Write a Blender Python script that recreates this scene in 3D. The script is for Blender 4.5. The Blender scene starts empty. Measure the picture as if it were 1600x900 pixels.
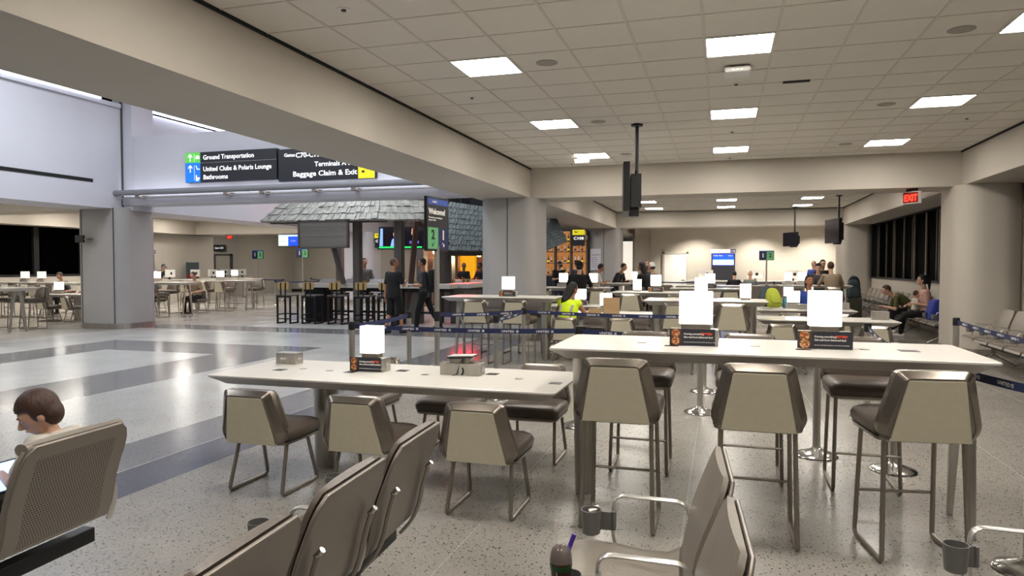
import bpy, bmesh, math, random
from mathutils import Vector, Matrix, Euler
PI = math.pi
random.seed(7)
S = bpy.context.scene
C = S.collection

# ---------------------------------------------------------------- camera, world, exposure
cam_d = bpy.data.cameras.new('camera'); cam = bpy.data.objects.new('camera', cam_d); C.objects.link(cam)
cam.location = (0, 0, 1.6)
cam.rotation_euler = (PI/2 - math.atan(35/1094), 0, math.atan(327/1094))
cam_d.sensor_width = 36; cam_d.lens = 36*1094/1600; cam_d.clip_start = .05; cam_d.clip_end = 300
S.camera = cam
w = bpy.data.worlds.new('night'); S.world = w; w.use_nodes = True
w.node_tree.nodes['Background'].inputs[0].default_value = (.55, .6, .7, 1)
w.node_tree.nodes['Background'].inputs[1].default_value = .02
S.view_settings.view_transform = 'Standard'; S.view_settings.look = 'None'
S.view_settings.exposure = 0.6; S.view_settings.gamma = 1; S.view_settings.use_curve_mapping = False
CEIL_E = 31.0      # ceiling panels
LAMP_E = 2.6       # table lamps
HALL_E = 165       # added cool lamps of the high hall, W per lamp

# ---------------------------------------------------------------- materials
M = {}
def lin(c):
    if isinstance(c, str):
        c = [int(c[i:i+2], 16)/255 for i in (0, 2, 4)]
        return tuple(x/12.92 if x <= .04045 else ((x+.055)/1.055)**2.4 for x in c)
    return tuple(c)
def mat(name, col, rough=.5, metal=0, emit=0, var=0, vscale=8, bump=0, bscale=60, coat=0, ecol=None, alpha=1, trans=0, stretch=None):
    m = bpy.data.materials.new(name); m.use_nodes = True; M[name] = m
    nt = m.node_tree; b = nt.nodes['Principled BSDF']; c = lin(col)
    b.inputs['Base Color'].default_value = (*c, 1); b.inputs['Roughness'].default_value = rough
    b.inputs['Metallic'].default_value = metal
    if coat: b.inputs['Coat Weight'].default_value = coat; b.inputs['Coat Roughness'].default_value = .1
    if trans: b.inputs['Transmission Weight'].default_value = trans
    if alpha < 1: b.inputs['Alpha'].default_value = alpha
    if emit:
        b.inputs['Emission Color'].default_value = (*(lin(ecol) if ecol else c), 1); b.inputs['Emission Strength'].default_value = emit
    if var or bump:
        tc = nt.nodes.new('ShaderNodeTexCoord'); co = tc.outputs['Object']
        if stretch:
            mp = nt.nodes.new('ShaderNodeMapping'); mp.inputs['Scale'].default_value = stretch; nt.links.new(co, mp.inputs[0]); co = mp.outputs[0]
    if var:
        n = nt.nodes.new('ShaderNodeTexNoise'); n.inputs['Scale'].default_value = vscale; n.inputs['Detail'].default_value = 4
        nt.links.new(co, n.inputs['Vector'])
        r = nt.nodes.new('ShaderNodeValToRGB'); r.color_ramp.elements[0].position = .3; r.color_ramp.elements[1].position = .7
        r.color_ramp.elements[0].color = (*[x*(1-var) for x in c], 1); r.color_ramp.elements[1].color = (*[min(1, x*(1+var)) for x in c], 1)
        nt.links.new(n.outputs['Fac'], r.inputs[0]); nt.links.new(r.outputs[0], b.inputs['Base Color'])
    if bump:
        n2 = nt.nodes.new('ShaderNodeTexNoise'); n2.inputs['Scale'].default_value = bscale; n2.inputs['Detail'].default_value = 3
        nt.links.new(co, n2.inputs['Vector'])
        bp = nt.nodes.new('ShaderNodeBump'); bp.inputs['Strength'].default_value = bump; bp.inputs['Distance'].default_value = .01
        nt.links.new(n2.outputs['Fac'], bp.inputs['Height']); nt.links.new(bp.outputs[0], b.inputs['Normal'])
    return m
mat('wall', 'b5aea3', .75, var=.03, vscale=1.5, bump=.15, bscale=90)
mat('wall_cool', 'c2c1c8', .7, var=.02, vscale=1.2, bump=.1, bscale=90)
mat('column', '9a9794', .6, var=.02, vscale=2, bump=.1, bscale=80)
mat('seam', '4d4a48', .7)
mat('black_gap', '0a0a0a', .8)
mat('glass_night', '020202', .35)
M['glass_night'].node_tree.nodes['Principled BSDF'].inputs['IOR'].default_value = 1.02
mat('steel', 'aeaaa3', .34, .85, var=.12, vscale=14, stretch=(1, 1, .15))
mat('steel_dark', '8f877d', .36, .8, var=.15, vscale=10, stretch=(1, 1, .2))
mat('chrome', 'c9c8c6', .16, 1)
mat('frame_metal', '8a8279', .27, .9, var=.1, vscale=9, stretch=(.3, 1, .3))
mat('cream', 'c3bca6', .55, var=.03, vscale=30, bump=.12, bscale=300)
mat('leather', '564c44', .36, var=.06, vscale=9, bump=.14, bscale=70)
mat('leather_grey', '7d756b', .38, var=.05, vscale=9, bump=.14, bscale=70)
mat('seat_metal', '857d75', .4, .55, var=.06, vscale=6)
mat('white_top', 'dcd8d0', .25, var=.015, vscale=3)
mat('white_edge', 'c2beb7', .4)
mat('lamp_glow', 'ffffff', .4, emit=LAMP_E, ecol='fffcf4')
mat('panel_glow', 'ffffff', .4, emit=CEIL_E, ecol='fff8ee')
mat('grid', 'c9c2b8', .5, .2)
mat('white_plastic', 'd8d6d2', .4)
mat('belt', '1a2550', .6, var=.05, vscale=40)
mat('black_plastic', '141415', .4)
mat('black_metal', '17181a', .45, .3)
mat('pipe_grey', '7b7b80', .5)
mat('sign_black', '1b1a22', .4)
mat('sign_green', '5cc04c', .4, emit=.35)
mat('sign_blue', '1272d6', .4, emit=.35)
mat('sign_yellow', 'e8dc1e', .4, emit=.35)
mat('sign_white', 'f4f4f4', .5, emit=.5)
mat('kiosk_green', '5a9a68', .4, emit=.12)
mat('kiosk_navy', '171c46', .4, emit=.1)
mat('kiosk_bar', '27428c', .4, emit=.2)
mat('white', 'e8e6e2', .5)
mat('paper', 'd5d2cc', .7)
mat('screen_blue', '1037e0', .3, emit=1.6)
mat('screen_light', '9cc4ff', .3, emit=1.4)
mat('screen_green', 'b6e6c0', .3, emit=1.2)
mat('screen_dark', '14121c', .2, emit=.15)
mat('red_glow', 'ff2440', .4, emit=22)
mat('exit_red', 'ff2a1a', .4, emit=3)
mat('kraft', 'a98c66', .8, var=.05, vscale=20, bump=.2, bscale=40)
mat('wood_dark', '55504c', .75, var=.25, vscale=5, stretch=(1, 1, .1))
mat('wood_red', '4a352c', .75, var=.2, vscale=5, stretch=(1, 1, .1))
mat('wood_grey', '787570', .8, var=.2, vscale=3, stretch=(.15, 1, 1), bump=.3, bscale=12)
mat('shingle', 'a0a098', .85, var=.3, vscale=7, bump=.4, bscale=20, stretch=(1, 1, .25))
mat('shingle_blue', '6c7676', .85, var=.25, vscale=6, bump=.4, bscale=20)
mat('ply', 'b0935c', .6, var=.08, vscale=6)
mat('brick', '7c4b3a', .85)
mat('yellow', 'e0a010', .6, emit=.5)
mat('warm_glow', 'ffcf8a', .5, emit=5)
mat('amber', 'a05a1e', .2, emit=.25)
mat('bottle_green', '2c4a2e', .2)
mat('glass', 'e8f0f0', .05, alpha=.12)
mat('skin', 'bd937a', .55); mat('skin_tan', '9c6a4e', .55); mat('skin_dark', '5f3f2e', .55)
mat('lip', '8c4a42', .5); mat('eye_white', 'd8d4cc', .3); mat('eye_dark', '1a1210', .3)
mat('hair_black', '0a0807', .7, bump=.3, bscale=60); mat('hair_brown', '3d261b', .55, bump=.35, bscale=60, var=.25, vscale=70, stretch=(1, 1, .2)); mat('hair_grey', '4d4038', .6)
mat('cloth_black', '08080b', .9, bump=.2, bscale=30); mat('cloth_navy', '161a2c', .9, bump=.2, bscale=30)
mat('cloth_grey', '6f7270', .9, bump=.2, bscale=30); mat('cloth_olive', '4c4a2a', .9, bump=.2, bscale=30)
mat('cloth_pink', 'b89288', .9, bump=.2, bscale=30); mat('cloth_white', 'b8b2a8', .9, bump=.2, bscale=30)
mat('cloth_tan', '8d7c68', .9, bump=.2, bscale=30); mat('cloth_blue', '24408c', .85, bump=.2, bscale=30)
mat('cloth_royal', '1b2f86', .8); mat('cloth_red', '7c2a2a', .9); mat('cloth_charcoal', '3c3d42', .9, bump=.2, bscale=30)
mat('vest', 'c8e01c', .7, emit=.12, bump=.2, bscale=20); mat('vest_band', '9a9c98', .5)
mat('pack_lime', 'a0aa34', .8, bump=.3, bscale=30); mat('pack_slate', '39464c', .8, bump=.3, bscale=30)
mat('bottle_teal', '1c5a68', .35); mat('khaki', '4a4a3a', .85)
mat('purple', '4a2a9a', .35); mat('choc', '4a2f26', .25); mat('straw', 'd8cfc8', .4)
mat('cup_grey', '6d6d6b', .42, .35)
mat('tile_white', 'a9a8a4', .35)

def terrazzo(name, base, chips, amount, rough, blotch, scale=34):
    m = bpy.data.materials.new(name); m.use_nodes = True; M[name] = m
    nt = m.node_tree; b = nt.nodes['Principled BSDF']; N = nt.nodes.new; L = nt.links.new
    tc = N('ShaderNodeTexCoord'); co = tc.outputs['Object']
    base = lin(base)
    # big soft wear
    n0 = N('ShaderNodeTexNoise'); n0.inputs['Scale'].default_value = .9; n0.inputs['Detail'].default_value = 5; L(co, n0.inputs[0])
    r0 = N('ShaderNodeValToRGB'); r0.color_ramp.elements[0].position = .3; r0.color_ramp.elements[1].position = .7
    r0.color_ramp.elements[0].color = (*[x*(1-blotch) for x in base], 1); r0.color_ramp.elements[1].color = (*[x*(1+blotch) for x in base], 1); L(n0.outputs['Fac'], r0.inputs[0])
    # fine aggregate
    v1 = N('ShaderNodeTexVoronoi'); v1.inputs['Scale'].default_value = 150; L(co, v1.inputs['Vector'])
    mx1 = N('ShaderNodeMix'); mx1.data_type = 'RGBA'; mx1.blend_type = 'OVERLAY'; mx1.inputs[0].default_value = .22
    L(r0.outputs[0], mx1.inputs[6]); L(v1.outputs['Color'], mx1.inputs[7])
    hs = N('ShaderNodeHueSaturation'); hs.inputs['Saturation'].default_value = .45; L(mx1.outputs[2], hs.inputs['Color'])
    last = hs.outputs[0]
    for k, (ccol, sc, thr) in enumerate(chips):
        v = N('ShaderNodeTexVoronoi'); v.inputs['Scale'].default_value = sc; v.inputs['Randomness'].default_value = 1
        mp = N('ShaderNodeMapping'); mp.inputs['Location'].default_value = (k*3.7, k*5.1, 0); mp.inputs['Rotation'].default_value = (0, 0, k*.9)
        # wobble the lookup so that the chips are angular
        L(co, mp.inputs[0]); L(mp.outputs[0], v.inputs['Vector'])
        sep = N('ShaderNodeSeparateColor'); L(v.outputs['Color'], sep.inputs[0])
        g = N('ShaderNodeMath'); g.operation = 'LESS_THAN'; L(sep.outputs[0], g.inputs[0]); g.inputs[1].default_value = amount
        d = N('ShaderNodeMath'); d.operation = 'LESS_THAN'; L(v.outputs['Distance'], d.inputs[0]); d.inputs[1].default_value = thr
        a = N('ShaderNodeMath'); a.operation = 'MULTIPLY'; L(g.outputs[0], a.inputs[0]); L(d.outputs[0], a.inputs[1])
        mx = N('ShaderNodeMix'); mx.data_type = 'RGBA'; L(a.outputs[0], mx.inputs[0]); L(last, mx.inputs[6]); mx.inputs[7].default_value = (*lin(ccol), 1)
        last = mx.outputs[2]
    L(last, b.inputs['Base Color'])
    rr = N('ShaderNodeMapRange'); L(n0.outputs['Fac'], rr.inputs[0]); rr.inputs[3].default_value = rough*.75; rr.inputs[4].default_value = rough*1.35
    L(rr.outputs[0], b.inputs['Roughness'])
    n3 = N('ShaderNodeTexNoise'); n3.inputs['Scale'].default_value = 3; L(co, n3.inputs[0])
    bp = N('ShaderNodeBump'); bp.inputs['Strength'].default_value = .06; bp.inputs['Distance'].default_value = .02; L(n3.outputs['Fac'], bp.inputs['Height']); L(bp.outputs[0], b.inputs['Normal'])
    return m
terrazzo('floor_speckle', '8b8270', [('0c0a08', 52, .31), ('1c1510', 80, .36)], .13, .24, .1)
terrazzo('floor_light', 'aeada5', [('5a5a58', 60, .35)], .1, .21, .07)
terrazzo('floor_grey', '75757a', [('3a3a40', 60, .35)], .12, .16, .1)
terrazzo('floor_navy', '43465e', [('2a2c3c', 60, .35)], .12, .18, .12)
terrazzo('floor_cream', 'aaa294', [('6a6258', 60, .35)], .1, .18, .07)

# perforated seat metal: rows of round punched holes
def perforated(name, base):
    m = mat(name, base, .42, .5); nt = m.node_tree; N = nt.nodes.new; L = nt.links.new; b = nt.nodes['Principled BSDF']
    tc = N('ShaderNodeTexCoord'); sx = N('ShaderNodeSeparateXYZ'); L(tc.outputs['Object'], sx.inputs[0])
    def mth(op, a, b_=None):
        n = N('ShaderNodeMath'); n.operation = op
        for i, v in enumerate((a, b_)):
            if v is None: continue
            if isinstance(v, (int, float)): n.inputs[i].default_value = v
            else: L(v, n.inputs[i])
        return n.outputs[0]
    p = .0125; q = .011
    row = mth('FLOOR', mth('DIVIDE', sx.outputs['Z'], q))
    sh = mth('MULTIPLY', mth('MODULO', row, 2), .5)
    u = mth('SUBTRACT', mth('FRACT', mth('ADD', mth('ADD', mth('DIVIDE', sx.outputs['Y'], p), 400), sh)), .5)
    v = mth('SUBTRACT', mth('FRACT', mth('DIVIDE', sx.outputs['Z'], q)), .5)
    d = mth('SQRT', mth('ADD', mth('MULTIPLY', u, u), mth('MULTIPLY', v, v)))
    hole = mth('LESS_THAN', d, .29)
    # only inside the punched field
    iy = mth('LESS_THAN', mth('ABSOLUTE', sx.outputs['Y']), .205)
    iz = mth('MULTIPLY', mth('GREATER_THAN', sx.outputs['Z'], .44), mth('LESS_THAN', sx.outputs['Z'], .82))
    fac = mth('MULTIPLY', hole, mth('MULTIPLY', iy, iz))
    mx = N('ShaderNodeMix'); mx.data_type = 'RGBA'; L(fac, mx.inputs[0]); mx.inputs[6].default_value = (*lin(base), 1); mx.inputs[7].default_value = (.008, .008, .008, 1)
    L(mx.outputs[2], b.inputs['Base Color'])
    L(mth('MULTIPLY', mth('SUBTRACT', 1, fac), .5), b.inputs['Metallic'])
perforated('perforated_metal', '8a827a')

def brick_mat(name, c1, c2, mortar, sx, sy):
    m = mat(name, c1, .85); nt = m.node_tree; N = nt.nodes.new; L = nt.links.new
    tc = N('ShaderNodeTexCoord'); mp = N('ShaderNodeMapping'); mp.inputs['Rotation'].default_value = (PI/2, 0, 0); L(tc.outputs['Object'], mp.inputs[0])
    b = N('ShaderNodeTexBrick'); b.inputs['Color1'].default_value = (*lin(c1), 1); b.inputs['Color2'].default_value = (*lin(c2), 1); b.inputs['Mortar'].default_value = (*lin(mortar), 1)
    b.inputs['Scale'].default_value = 1; b.inputs['Brick Width'].default_value = sx; b.inputs['Row Height'].default_value = sy; b.inputs['Mortar Size'].default_value = .008
    L(mp.outputs[0], b.inputs['Vector']); L(b.outputs[0], nt.nodes['Principled BSDF'].inputs['Base Color'])
brick_mat('brick_wall', '8a5a44', 'a5745a', '6a5a50', .22, .075)

def ceiling_mat():
    m = mat('ceiling_tile', 'd6d1c8', .85, var=.02, vscale=1.1, bump=.35, bscale=140)
ceiling_mat()

# ---------------------------------------------------------------- helpers
def link(name, me, parent=None):
    o = bpy.data.objects.new(name, me); C.objects.link(o)
    if parent: o.parent = parent
    return o
def obj(name, bm, m, parent=None, smooth=True, loc=None, rot=None, bev=0, ang=35):
    bmesh.ops.recalc_face_normals(bm, faces=bm.faces)
    me = bpy.data.meshes.new(name); bm.to_mesh(me); bm.free()
    for mm in (m if isinstance(m, (list, tuple)) else [m]): me.materials.append(M[mm] if isinstance(mm, str) else mm)
    if smooth:
        me.polygons.foreach_set('use_smooth', [True]*len(me.polygons))
        try: me.set_sharp_from_angle(angle=math.radians(ang))
        except Exception: pass
    o = link(name, me, parent)
    if loc: o.location = loc
    if rot: o.rotation_euler = rot
    if bev:
        md = o.modifiers.new('bevel', 'BEVEL'); md.width = bev; md.segments = 2; md.limit_method = 'ANGLE'; md.angle_limit = math.radians(40)
    return o
def thing(name, label, cat, loc=(0, 0, 0), rz=0, group=None):
    o = bpy.data.objects.new(name, None); C.objects.link(o); o.location = loc; o.rotation_euler = (0, 0, rz)
    o['label'] = label; o['category'] = cat
    if group: o['group'] = group
    return o
def tag(o, label, cat, group=None, kind=None):
    o['label'] = label; o['category'] = cat
    if group: o['group'] = group
    if kind: o['kind'] = kind
    return o
def struct(name, bm, m, label=None, **k):
    o = obj(name, bm, m, None, smooth=k.pop('smooth', False), **k); o['kind'] = 'structure'
    if label: o['label'] = label
    return o
def kids(o): return KID.get(o.name, [])
def dup(root, loc, rz=0, label=None, group=None, skip=()):
    def cp(o, par):
        if o.name.split('.')[0] in skip and par is not None: return None
        c = o.copy(); C.objects.link(c)
        if par: c.parent = par
        for ch in CH.get(o, ()): cp(ch, c)
        return c
    CH = {}
    for x in C.objects:
        if x.parent: CH.setdefault(x.parent, []).append(x)
    r = cp(root, None); r.location = loc; r.rotation_euler = (0, 0, rz)
    if label: r['label'] = label
    if group: r['group'] = group
    return r
def B(): return bmesh.new()
def box(bm, x0, x1, y0, y1, z0, z1, mi=0, rot=None, piv=None):
    vs = [bm.verts.new((x, y, z)) for x in (x0, x1) for y in (y0, y1) for z in (z0, z1)]
    fs = [bm.faces.new([vs[i] for i in q]) for q in ((0, 1, 3, 2), (4, 6, 7, 5), (0, 4, 5, 1), (2, 3, 7, 6), (0, 2, 6, 4), (1, 5, 7, 3))]
    for f in fs: f.material_index = mi
    if rot:
        p = Vector(piv or ((x0+x1)/2, (y0+y1)/2, (z0+z1)/2)); R = Euler(rot).to_matrix()
        for v in vs: v.co = p + R @ (v.co-p)
    return fs
def bx(x0, x1, y0, y1, z0, z1, **k):
    bm = B(); box(bm, x0, x1, y0, y1, z0, z1, **k); return bm
def loft(bm, rings, closed=True, cap=True, mi=0):
    R = [[bm.verts.new(p) for p in r] for r in rings]; n = len(R[0])
    for a, b in zip(R, R[1:]):
        for i in range(n if closed else n-1):
            f = bm.faces.new((a[i], a[(i+1) % n], b[(i+1) % n], b[i])); f.material_index = mi
    if cap and closed:
        for r in (R[0], R[-1]):
            f = bm.faces.new(r); f.material_index = mi
    return R
def fillet(pts, r, n=5, closed=False):
    pts = [Vector(p) for p in pts]; out = []; N_ = len(pts)
    for i, p in enumerate(pts):
        if not closed and i in (0, N_-1): out.append(p); continue
        a = pts[i-1]-p; b = pts[(i+1) % N_]-p; la, lb = a.length, b.length
        t = min(r, la*.49, lb*.49)
        p0 = p+a.normalized()*t; p1 = p+b.normalized()*t
        for k in range(n+1):
            u = k/n; out.append(p0*(1-u)**2+p*2*u*(1-u)+p1*u*u)
    return out
def tube(bm, pts, r, seg=10, flat=None, closed=False, mi=0, cap=True, r2=None):
    pts = [Vector(p) for p in pts]; n = len(pts); rings = []
    t0 = (pts[1]-pts[0]).normalized()
    ref = Vector((0, 0, 1)) if abs(t0.z) < .9 else Vector((0, 1, 0))
    u = t0.cross(ref).normalized()
    for i, p in enumerate(pts):
        if closed: t = (pts[(i+1) % n]-pts[i-1]).normalized()
        elif i == 0: t = t0
        elif i == n-1: t = (p-pts[i-1]).normalized()
        else: t = (pts[i+1]-pts[i-1]).normalized()
        u = (u-t*u.dot(t)).normalized(); v = t.cross(u)
        rr = r if r2 is None else r+(r2-r)*i/(n-1)
        a, b = (rr, rr) if flat is None else flat
        rings.append([p+u*a*math.cos(2*PI*k/seg)+v*b*math.sin(2*PI*k/seg) for k in range(seg)])
    if closed: rings.append(rings[0])
    loft(bm, rings, cap=cap and not closed, mi=mi)
    if closed: bmesh.ops.remove_doubles(bm, verts=bm.verts, dist=1e-5)
def lathe(bm, prof, seg=20, c=(0, 0, 0), mi=0, sx=1, sy=1):
    rings = [[(c[0]+r*sx*math.cos(2*PI*k/seg), c[1]+r*sy*math.sin(2*PI*k/seg), c[2]+z) for k in range(seg)] for r, z in prof]
    loft(bm, rings, mi=mi)
def prism(bm, pts, axis, a, b, mi=0):
    """pts 2D; axis 'y': pts are (x,z), extruded from y=a to y=b; 'z': (x,y); 'x': (y,z)"""
    f = {'y': lambda p, t: (p[0], t, p[1]), 'z': lambda p, t: (p[0], p[1], t), 'x': lambda p, t: (t, p[0], p[1])}[axis]
    loft(bm, [[f(p, a) for p in pts], [f(p, b) for p in pts]], mi=mi)
def rrect(w, h, r, n=4, cx=0, cy=0):
    out = []
    for sx, sy, a0 in ((1, 1, 0), (-1, 1, PI/2), (-1, -1, PI), (1, -1, 1.5*PI)):
        for k in range(n+1):
            a = a0+PI/2*k/n; out.append((cx+sx*(w/2-r)+r*math.cos(a), cy+sy*(h/2-r)+r*math.sin(a)))
    return out
def ball(bm, c, rx, ry=None, rz=None, u=14, v=9, mi=0, rot=None):
    ry = rx if ry is None else ry; rz = rx if rz is None else rz
    R = rot.to_3x3() if isinstance(rot, Matrix) else (Euler(rot).to_matrix() if rot else Matrix.Identity(3))
    rings = []
    for j in range(v+1):
        a = -PI/2+PI*j/v; a = max(-PI/2+.12, min(PI/2-.12, a))
        rings.append([Vector(c)+R @ Vector((rx*math.cos(a)*math.cos(2*PI*k/u), ry*math.cos(a)*math.sin(2*PI*k/u), rz*math.sin(a))) for k in range(u)])
    loft(bm, rings, mi=mi)
_tc = {}
def text(name, s, size, m, parent, x, y, z, align='LEFT', rot=(PI/2, 0, 0), bold=0, sx=1, depth=.002):
    key = (s, size, align, bold, sx)
    if key not in _tc:
        cu = bpy.data.curves.new(name, 'FONT'); cu.body = s; cu.size = size; cu.align_x = align; cu.extrude = depth; cu.offset = bold*size; cu.resolution_u = 2
        t = bpy.data.objects.new('t', cu); C.objects.link(t)
        bpy.context.view_layer.update()
        me = bpy.data.meshes.new_from_object(t.evaluated_get(bpy.context.evaluated_depsgraph_get()))
        bpy.data.objects.remove(t); bpy.data.curves.remove(cu)
        if sx != 1:
            for v in me.vertices: v.co.x *= sx
        _tc[key] = me
    me = _tc[key].copy(); me.name = name; me.materials.clear(); me.materials.append(M[m])
    o = link(name, me, parent); o.location = (x, y, z); o.rotation_euler = rot
    return o

# ================================================================ STRUCTURE
TP = .6175                      # ceiling tile pitch
# ---- floor: one slab with terrazzo zones
def floor_zone(name, cells):
    bm = B(); mats = []
    for (x0, x1, y0, y1, m) in cells:
        if m not in mats: mats.append(m)
        f = bm.faces.new([bm.verts.new(p) for p in ((x0, y0, 0), (x1, y0, 0), (x1, y1, 0), (x0, y1, 0))]); f.material_index = mats.index(m)
    o = struct(name, bm, mats); return o
cells = [(-3.95, 6, -5, 40, 'floor_speckle'), (-4.45, -3.95, -5, 40, 'floor_navy'), (-5.1, -4.45, -5, 40, 'floor_grey'),
         (-7.45, -5.1, -5, 12.0, 'floor_light'),
         (-8.78, -7.45, -5, 12.0, 'floor_grey'), (-11.25, -8.78, -5, 10.55, 'floor_light'),
         (-11.25, -8.78, 10.55, 12.0, 'floor_grey'), (-12.5, -11.25, -5, 12.0, 'floor_grey'),
         (-14.6, -12.5, -5, 12.0, 'floor_light'), (-14.6, -5.1, 12.0, 14.5, 'floor_light'),
         (-14.6, -5.1, 14.5, 15.6, 'floor_grey'), (-14.6, -12.0, 15.6, 40, 'floor_cream'),
         (-12.0, -6.6, 15.6, 22.5, 'tile_white'), (-6.6, -5.1, 15.6, 22.5, 'floor_light'), (-12.0, -5.1, 22.5, 40, 'floor_cream'),
         (-31, -14.6, -5, 40, 'floor_cream')]
floor_zone('floor', cells)
struct('trim_1', bx(-4.457, -4.443, -5, 27, -.002, .002), 'column')            # metal divider strip in the floor
tl = B()
for x in (-2.63, -1.42, -.21, 1.0, 2.2, 3.4): box(tl, x-.002, x+.002, -5, 27, -.001, .0006)
struct('trim_20', tl, 'column')
tl = B()
for k in range(55): box(tl, -12+k*.1, -11.995+k*.1, 15.6, 22.5, 0, .001)
for k in range(70): box(tl, -12, -6.6, 15.6+k*.1, 15.605+k*.1, 0, .001)
struct('trim_2', tl, 'floor_grey')

# ---- ceilings with grid
def ceiling(name, gname, x0, x1, y0, y1, gx, gy, z=3.65):
    struct(name, bx(x0, x1, y0, y1, z, z+.1), 'ceiling_tile')
    g = B(); k = math.ceil((x0-gx)/TP); 
    while gx+k*TP < x1: x = gx+k*TP; box(g, x-.012, x+.012, y0, y1, z-.006, z); k += 1
    k = math.ceil((y0-gy)/.61)
    while gy+k*.61 < y1: y = gy+k*.61; box(g, x0, x1, y-.008, y+.008, z-.005, z); k += 1
    struct(gname, g, 'grid')
ceiling('ceiling', 'trim_3', -3.88, 4.1, -4, 14.34, .14-TP/2, 6.9-.305)
ceiling('ceiling_far', 'trim_4', -3.88, 4.1, 15.3, 27.0, .14-TP/2, 6.9-.305)
ceiling('ceiling_left', 'trim_5', -23.6, -15.9, -4, 26.9, -17-TP/2, 6.9-.305)
struct('ceiling_hall', bx(-24, -3.8, -4, 40, 7.2, 7.3), 'wall_cool')
struct('ceiling_back', bx(-31, 6, 27.8, 40, 3.66, 3.76), 'wall')

# ---- beams and soffits
bm = B(); box(bm, -5.05, -3.88, -4, 40, 3.03, 4.1); struct('wall_beam_hall', bm, 'wall')
bm = B(); box(bm, 4.1, 5.3, -4, 14.34, 3.03, 4.1); struct('wall_beam_window', bm, 'wall')
bm = B(); box(bm, 4.1, 5.3, 15.3, 31, 3.03, 4.1); struct('wall_beam_window_far', bm, 'wall')
bm = B(); box(bm, -3.88, 5.3, 14.34, 15.3, 3.02, 4.1); struct('wall_beam_cross', bm, 'wall')
bm = B(); box(bm, -3.88, 5.3, 27.0, 27.9, 3.05, 4.1); struct('wall_beam_cross_far', bm, 'wall')
bm = B(); box(bm, -15.9, -14.6, -4, 14.3, 3.03, 5.62); box(bm, -15.9, -14.6, 15.0, 40, 3.03, 5.62); struct('wall_hall_left', bm, 'wall_cool')
bm = B(); box(bm, -24.4, -15.9, 26.9, 27.9, 3.03, 4.1); struct('wall_beam_left_cross', bm, 'wall')
bm = B(); box(bm, -24.4, -15.9, 14.0, 14.9, 3.03, 4.1); struct('wall_beam_left_near', bm, 'wall')
bm = B(); box(bm, -24.4, -23.3, -4, 28.9, 3.03, 4.1); struct('wall_beam_left_window', bm, 'wall')
# black reveal between ceiling tiles and soffits
bm = B(); box(bm, -3.885, -3.86, -4, 14.34, 3.62, 3.652); box(bm, 4.08, 4.105, -4, 14.34, 3.62, 3.652)
box(bm, -3.885, -3.86, 15.3, 27, 3.62, 3.652); box(bm, 4.08, 4.105, 15.3, 27, 3.62, 3.652); box(bm, -3.88, 4.1, 26.98, 27.005, 3.63, 3.652)
struct('trim_6', bm, 'black_gap')
# hall right side above the beam, shop lintel, clerestory glass
struct('wall_hall_right', bx(-4.6, -3.9, -4, 40, 4.1, 7.2), 'wall_cool')
bm = B(); box(bm, -15.0, -14.9, -4, 40, 5.72, 7.2)
o = struct('window_1', bm, 'glass_night')
bm = B()
for k in range(30): box(bm, -14.9, -14.82, -3+k*1.45, -2.9+k*1.45, 5.72, 7.2)
box(bm, -14.9, -14.8, -4, 40, 6.35, 6.42); struct('trim_7', bm, 'black_metal')
struct('trim_8', bx(-14.62, -14.52, -4, 14.2, 5.56, 5.66), 'wall_cool')
struct('trim_9', bx(-14.62, -14.585, -4, 13.4, 3.62, 3.70), 'black_gap')
# sign wall bridging the hall
bm = B(); box(bm, -15.1, -4.9, 14.34, 14.95, 3.13, 4.86); box(bm, -15.1, -4.9, 14.26, 14.34, 3.13, 3.30); struct('wall_sign_bridge', bm, 'wall_cool')
bm = B(); box(bm, -15.9, -14.3, 14.3, 15.0, 3.0, 7.2); struct('wall_pier', bm, 'wall_cool')
struct('trim_10', bx(-14.62, -14.58, 14.25, 14.31, 3.1, 7.2), 'seam')

# ---- columns, full height with rounded corners and metal base
def column(name, x0, x1, y0, y1, z1, m, r=.28, seams=()):
    bm = B(); cx, cy = (x0+x1)/2, (y0+y1)/2
    prism(bm, rrect(x1-x0, y1-y0, r, 8, cx, cy), 'z', 0.1, z1)
    o = struct(name, bm, m, smooth=True, ang=30)
    bm = B(); prism(bm, rrect(x1-x0+.03, y1-y0+.03, r+.015, 8, cx, cy), 'z', 0, .14)
    s = struct('baseboard_'+name.replace('wall_', ''), bm, 'steel', smooth=True, ang=30)
    bm = B()
    for sx in seams: box(bm, sx-.01, sx+.01, y0-.004, y0+.03, .14, z1-.01)
    if seams: struct('trim_'+name.replace('wall_', ''), bm, 'seam')
column('wall_column_hall', -4.98, -3.72, 14.2, 15.35, 3.03, 'column', seams=(-4.35,))
column('wall_column_window', 3.97, 5.05, 14.0, 15.4, 3.03, 'wall', r=.4, seams=())
column('wall_column_hall_far', -4.98, -3.72, 26.9, 28.0, 3.05, 'column', seams=(-4.35,))
column('wall_column_window_far', 3.97, 5.05, 26.8, 28.0, 3.05, 'wall')
column('wall_column_left', -15.85, -14.35, 13.95, 15.2, 3.05, 'column', r=.32, seams=(-15.6, -14.58))
column('wall_column_left_far', -15.85, -14.35, 26.9, 28.1, 3.05, 'wall_cool')
struct('trim_11', bx(4.98, 5.03, 13.86, 14.0, .1, 3.03), 'seam')

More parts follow.
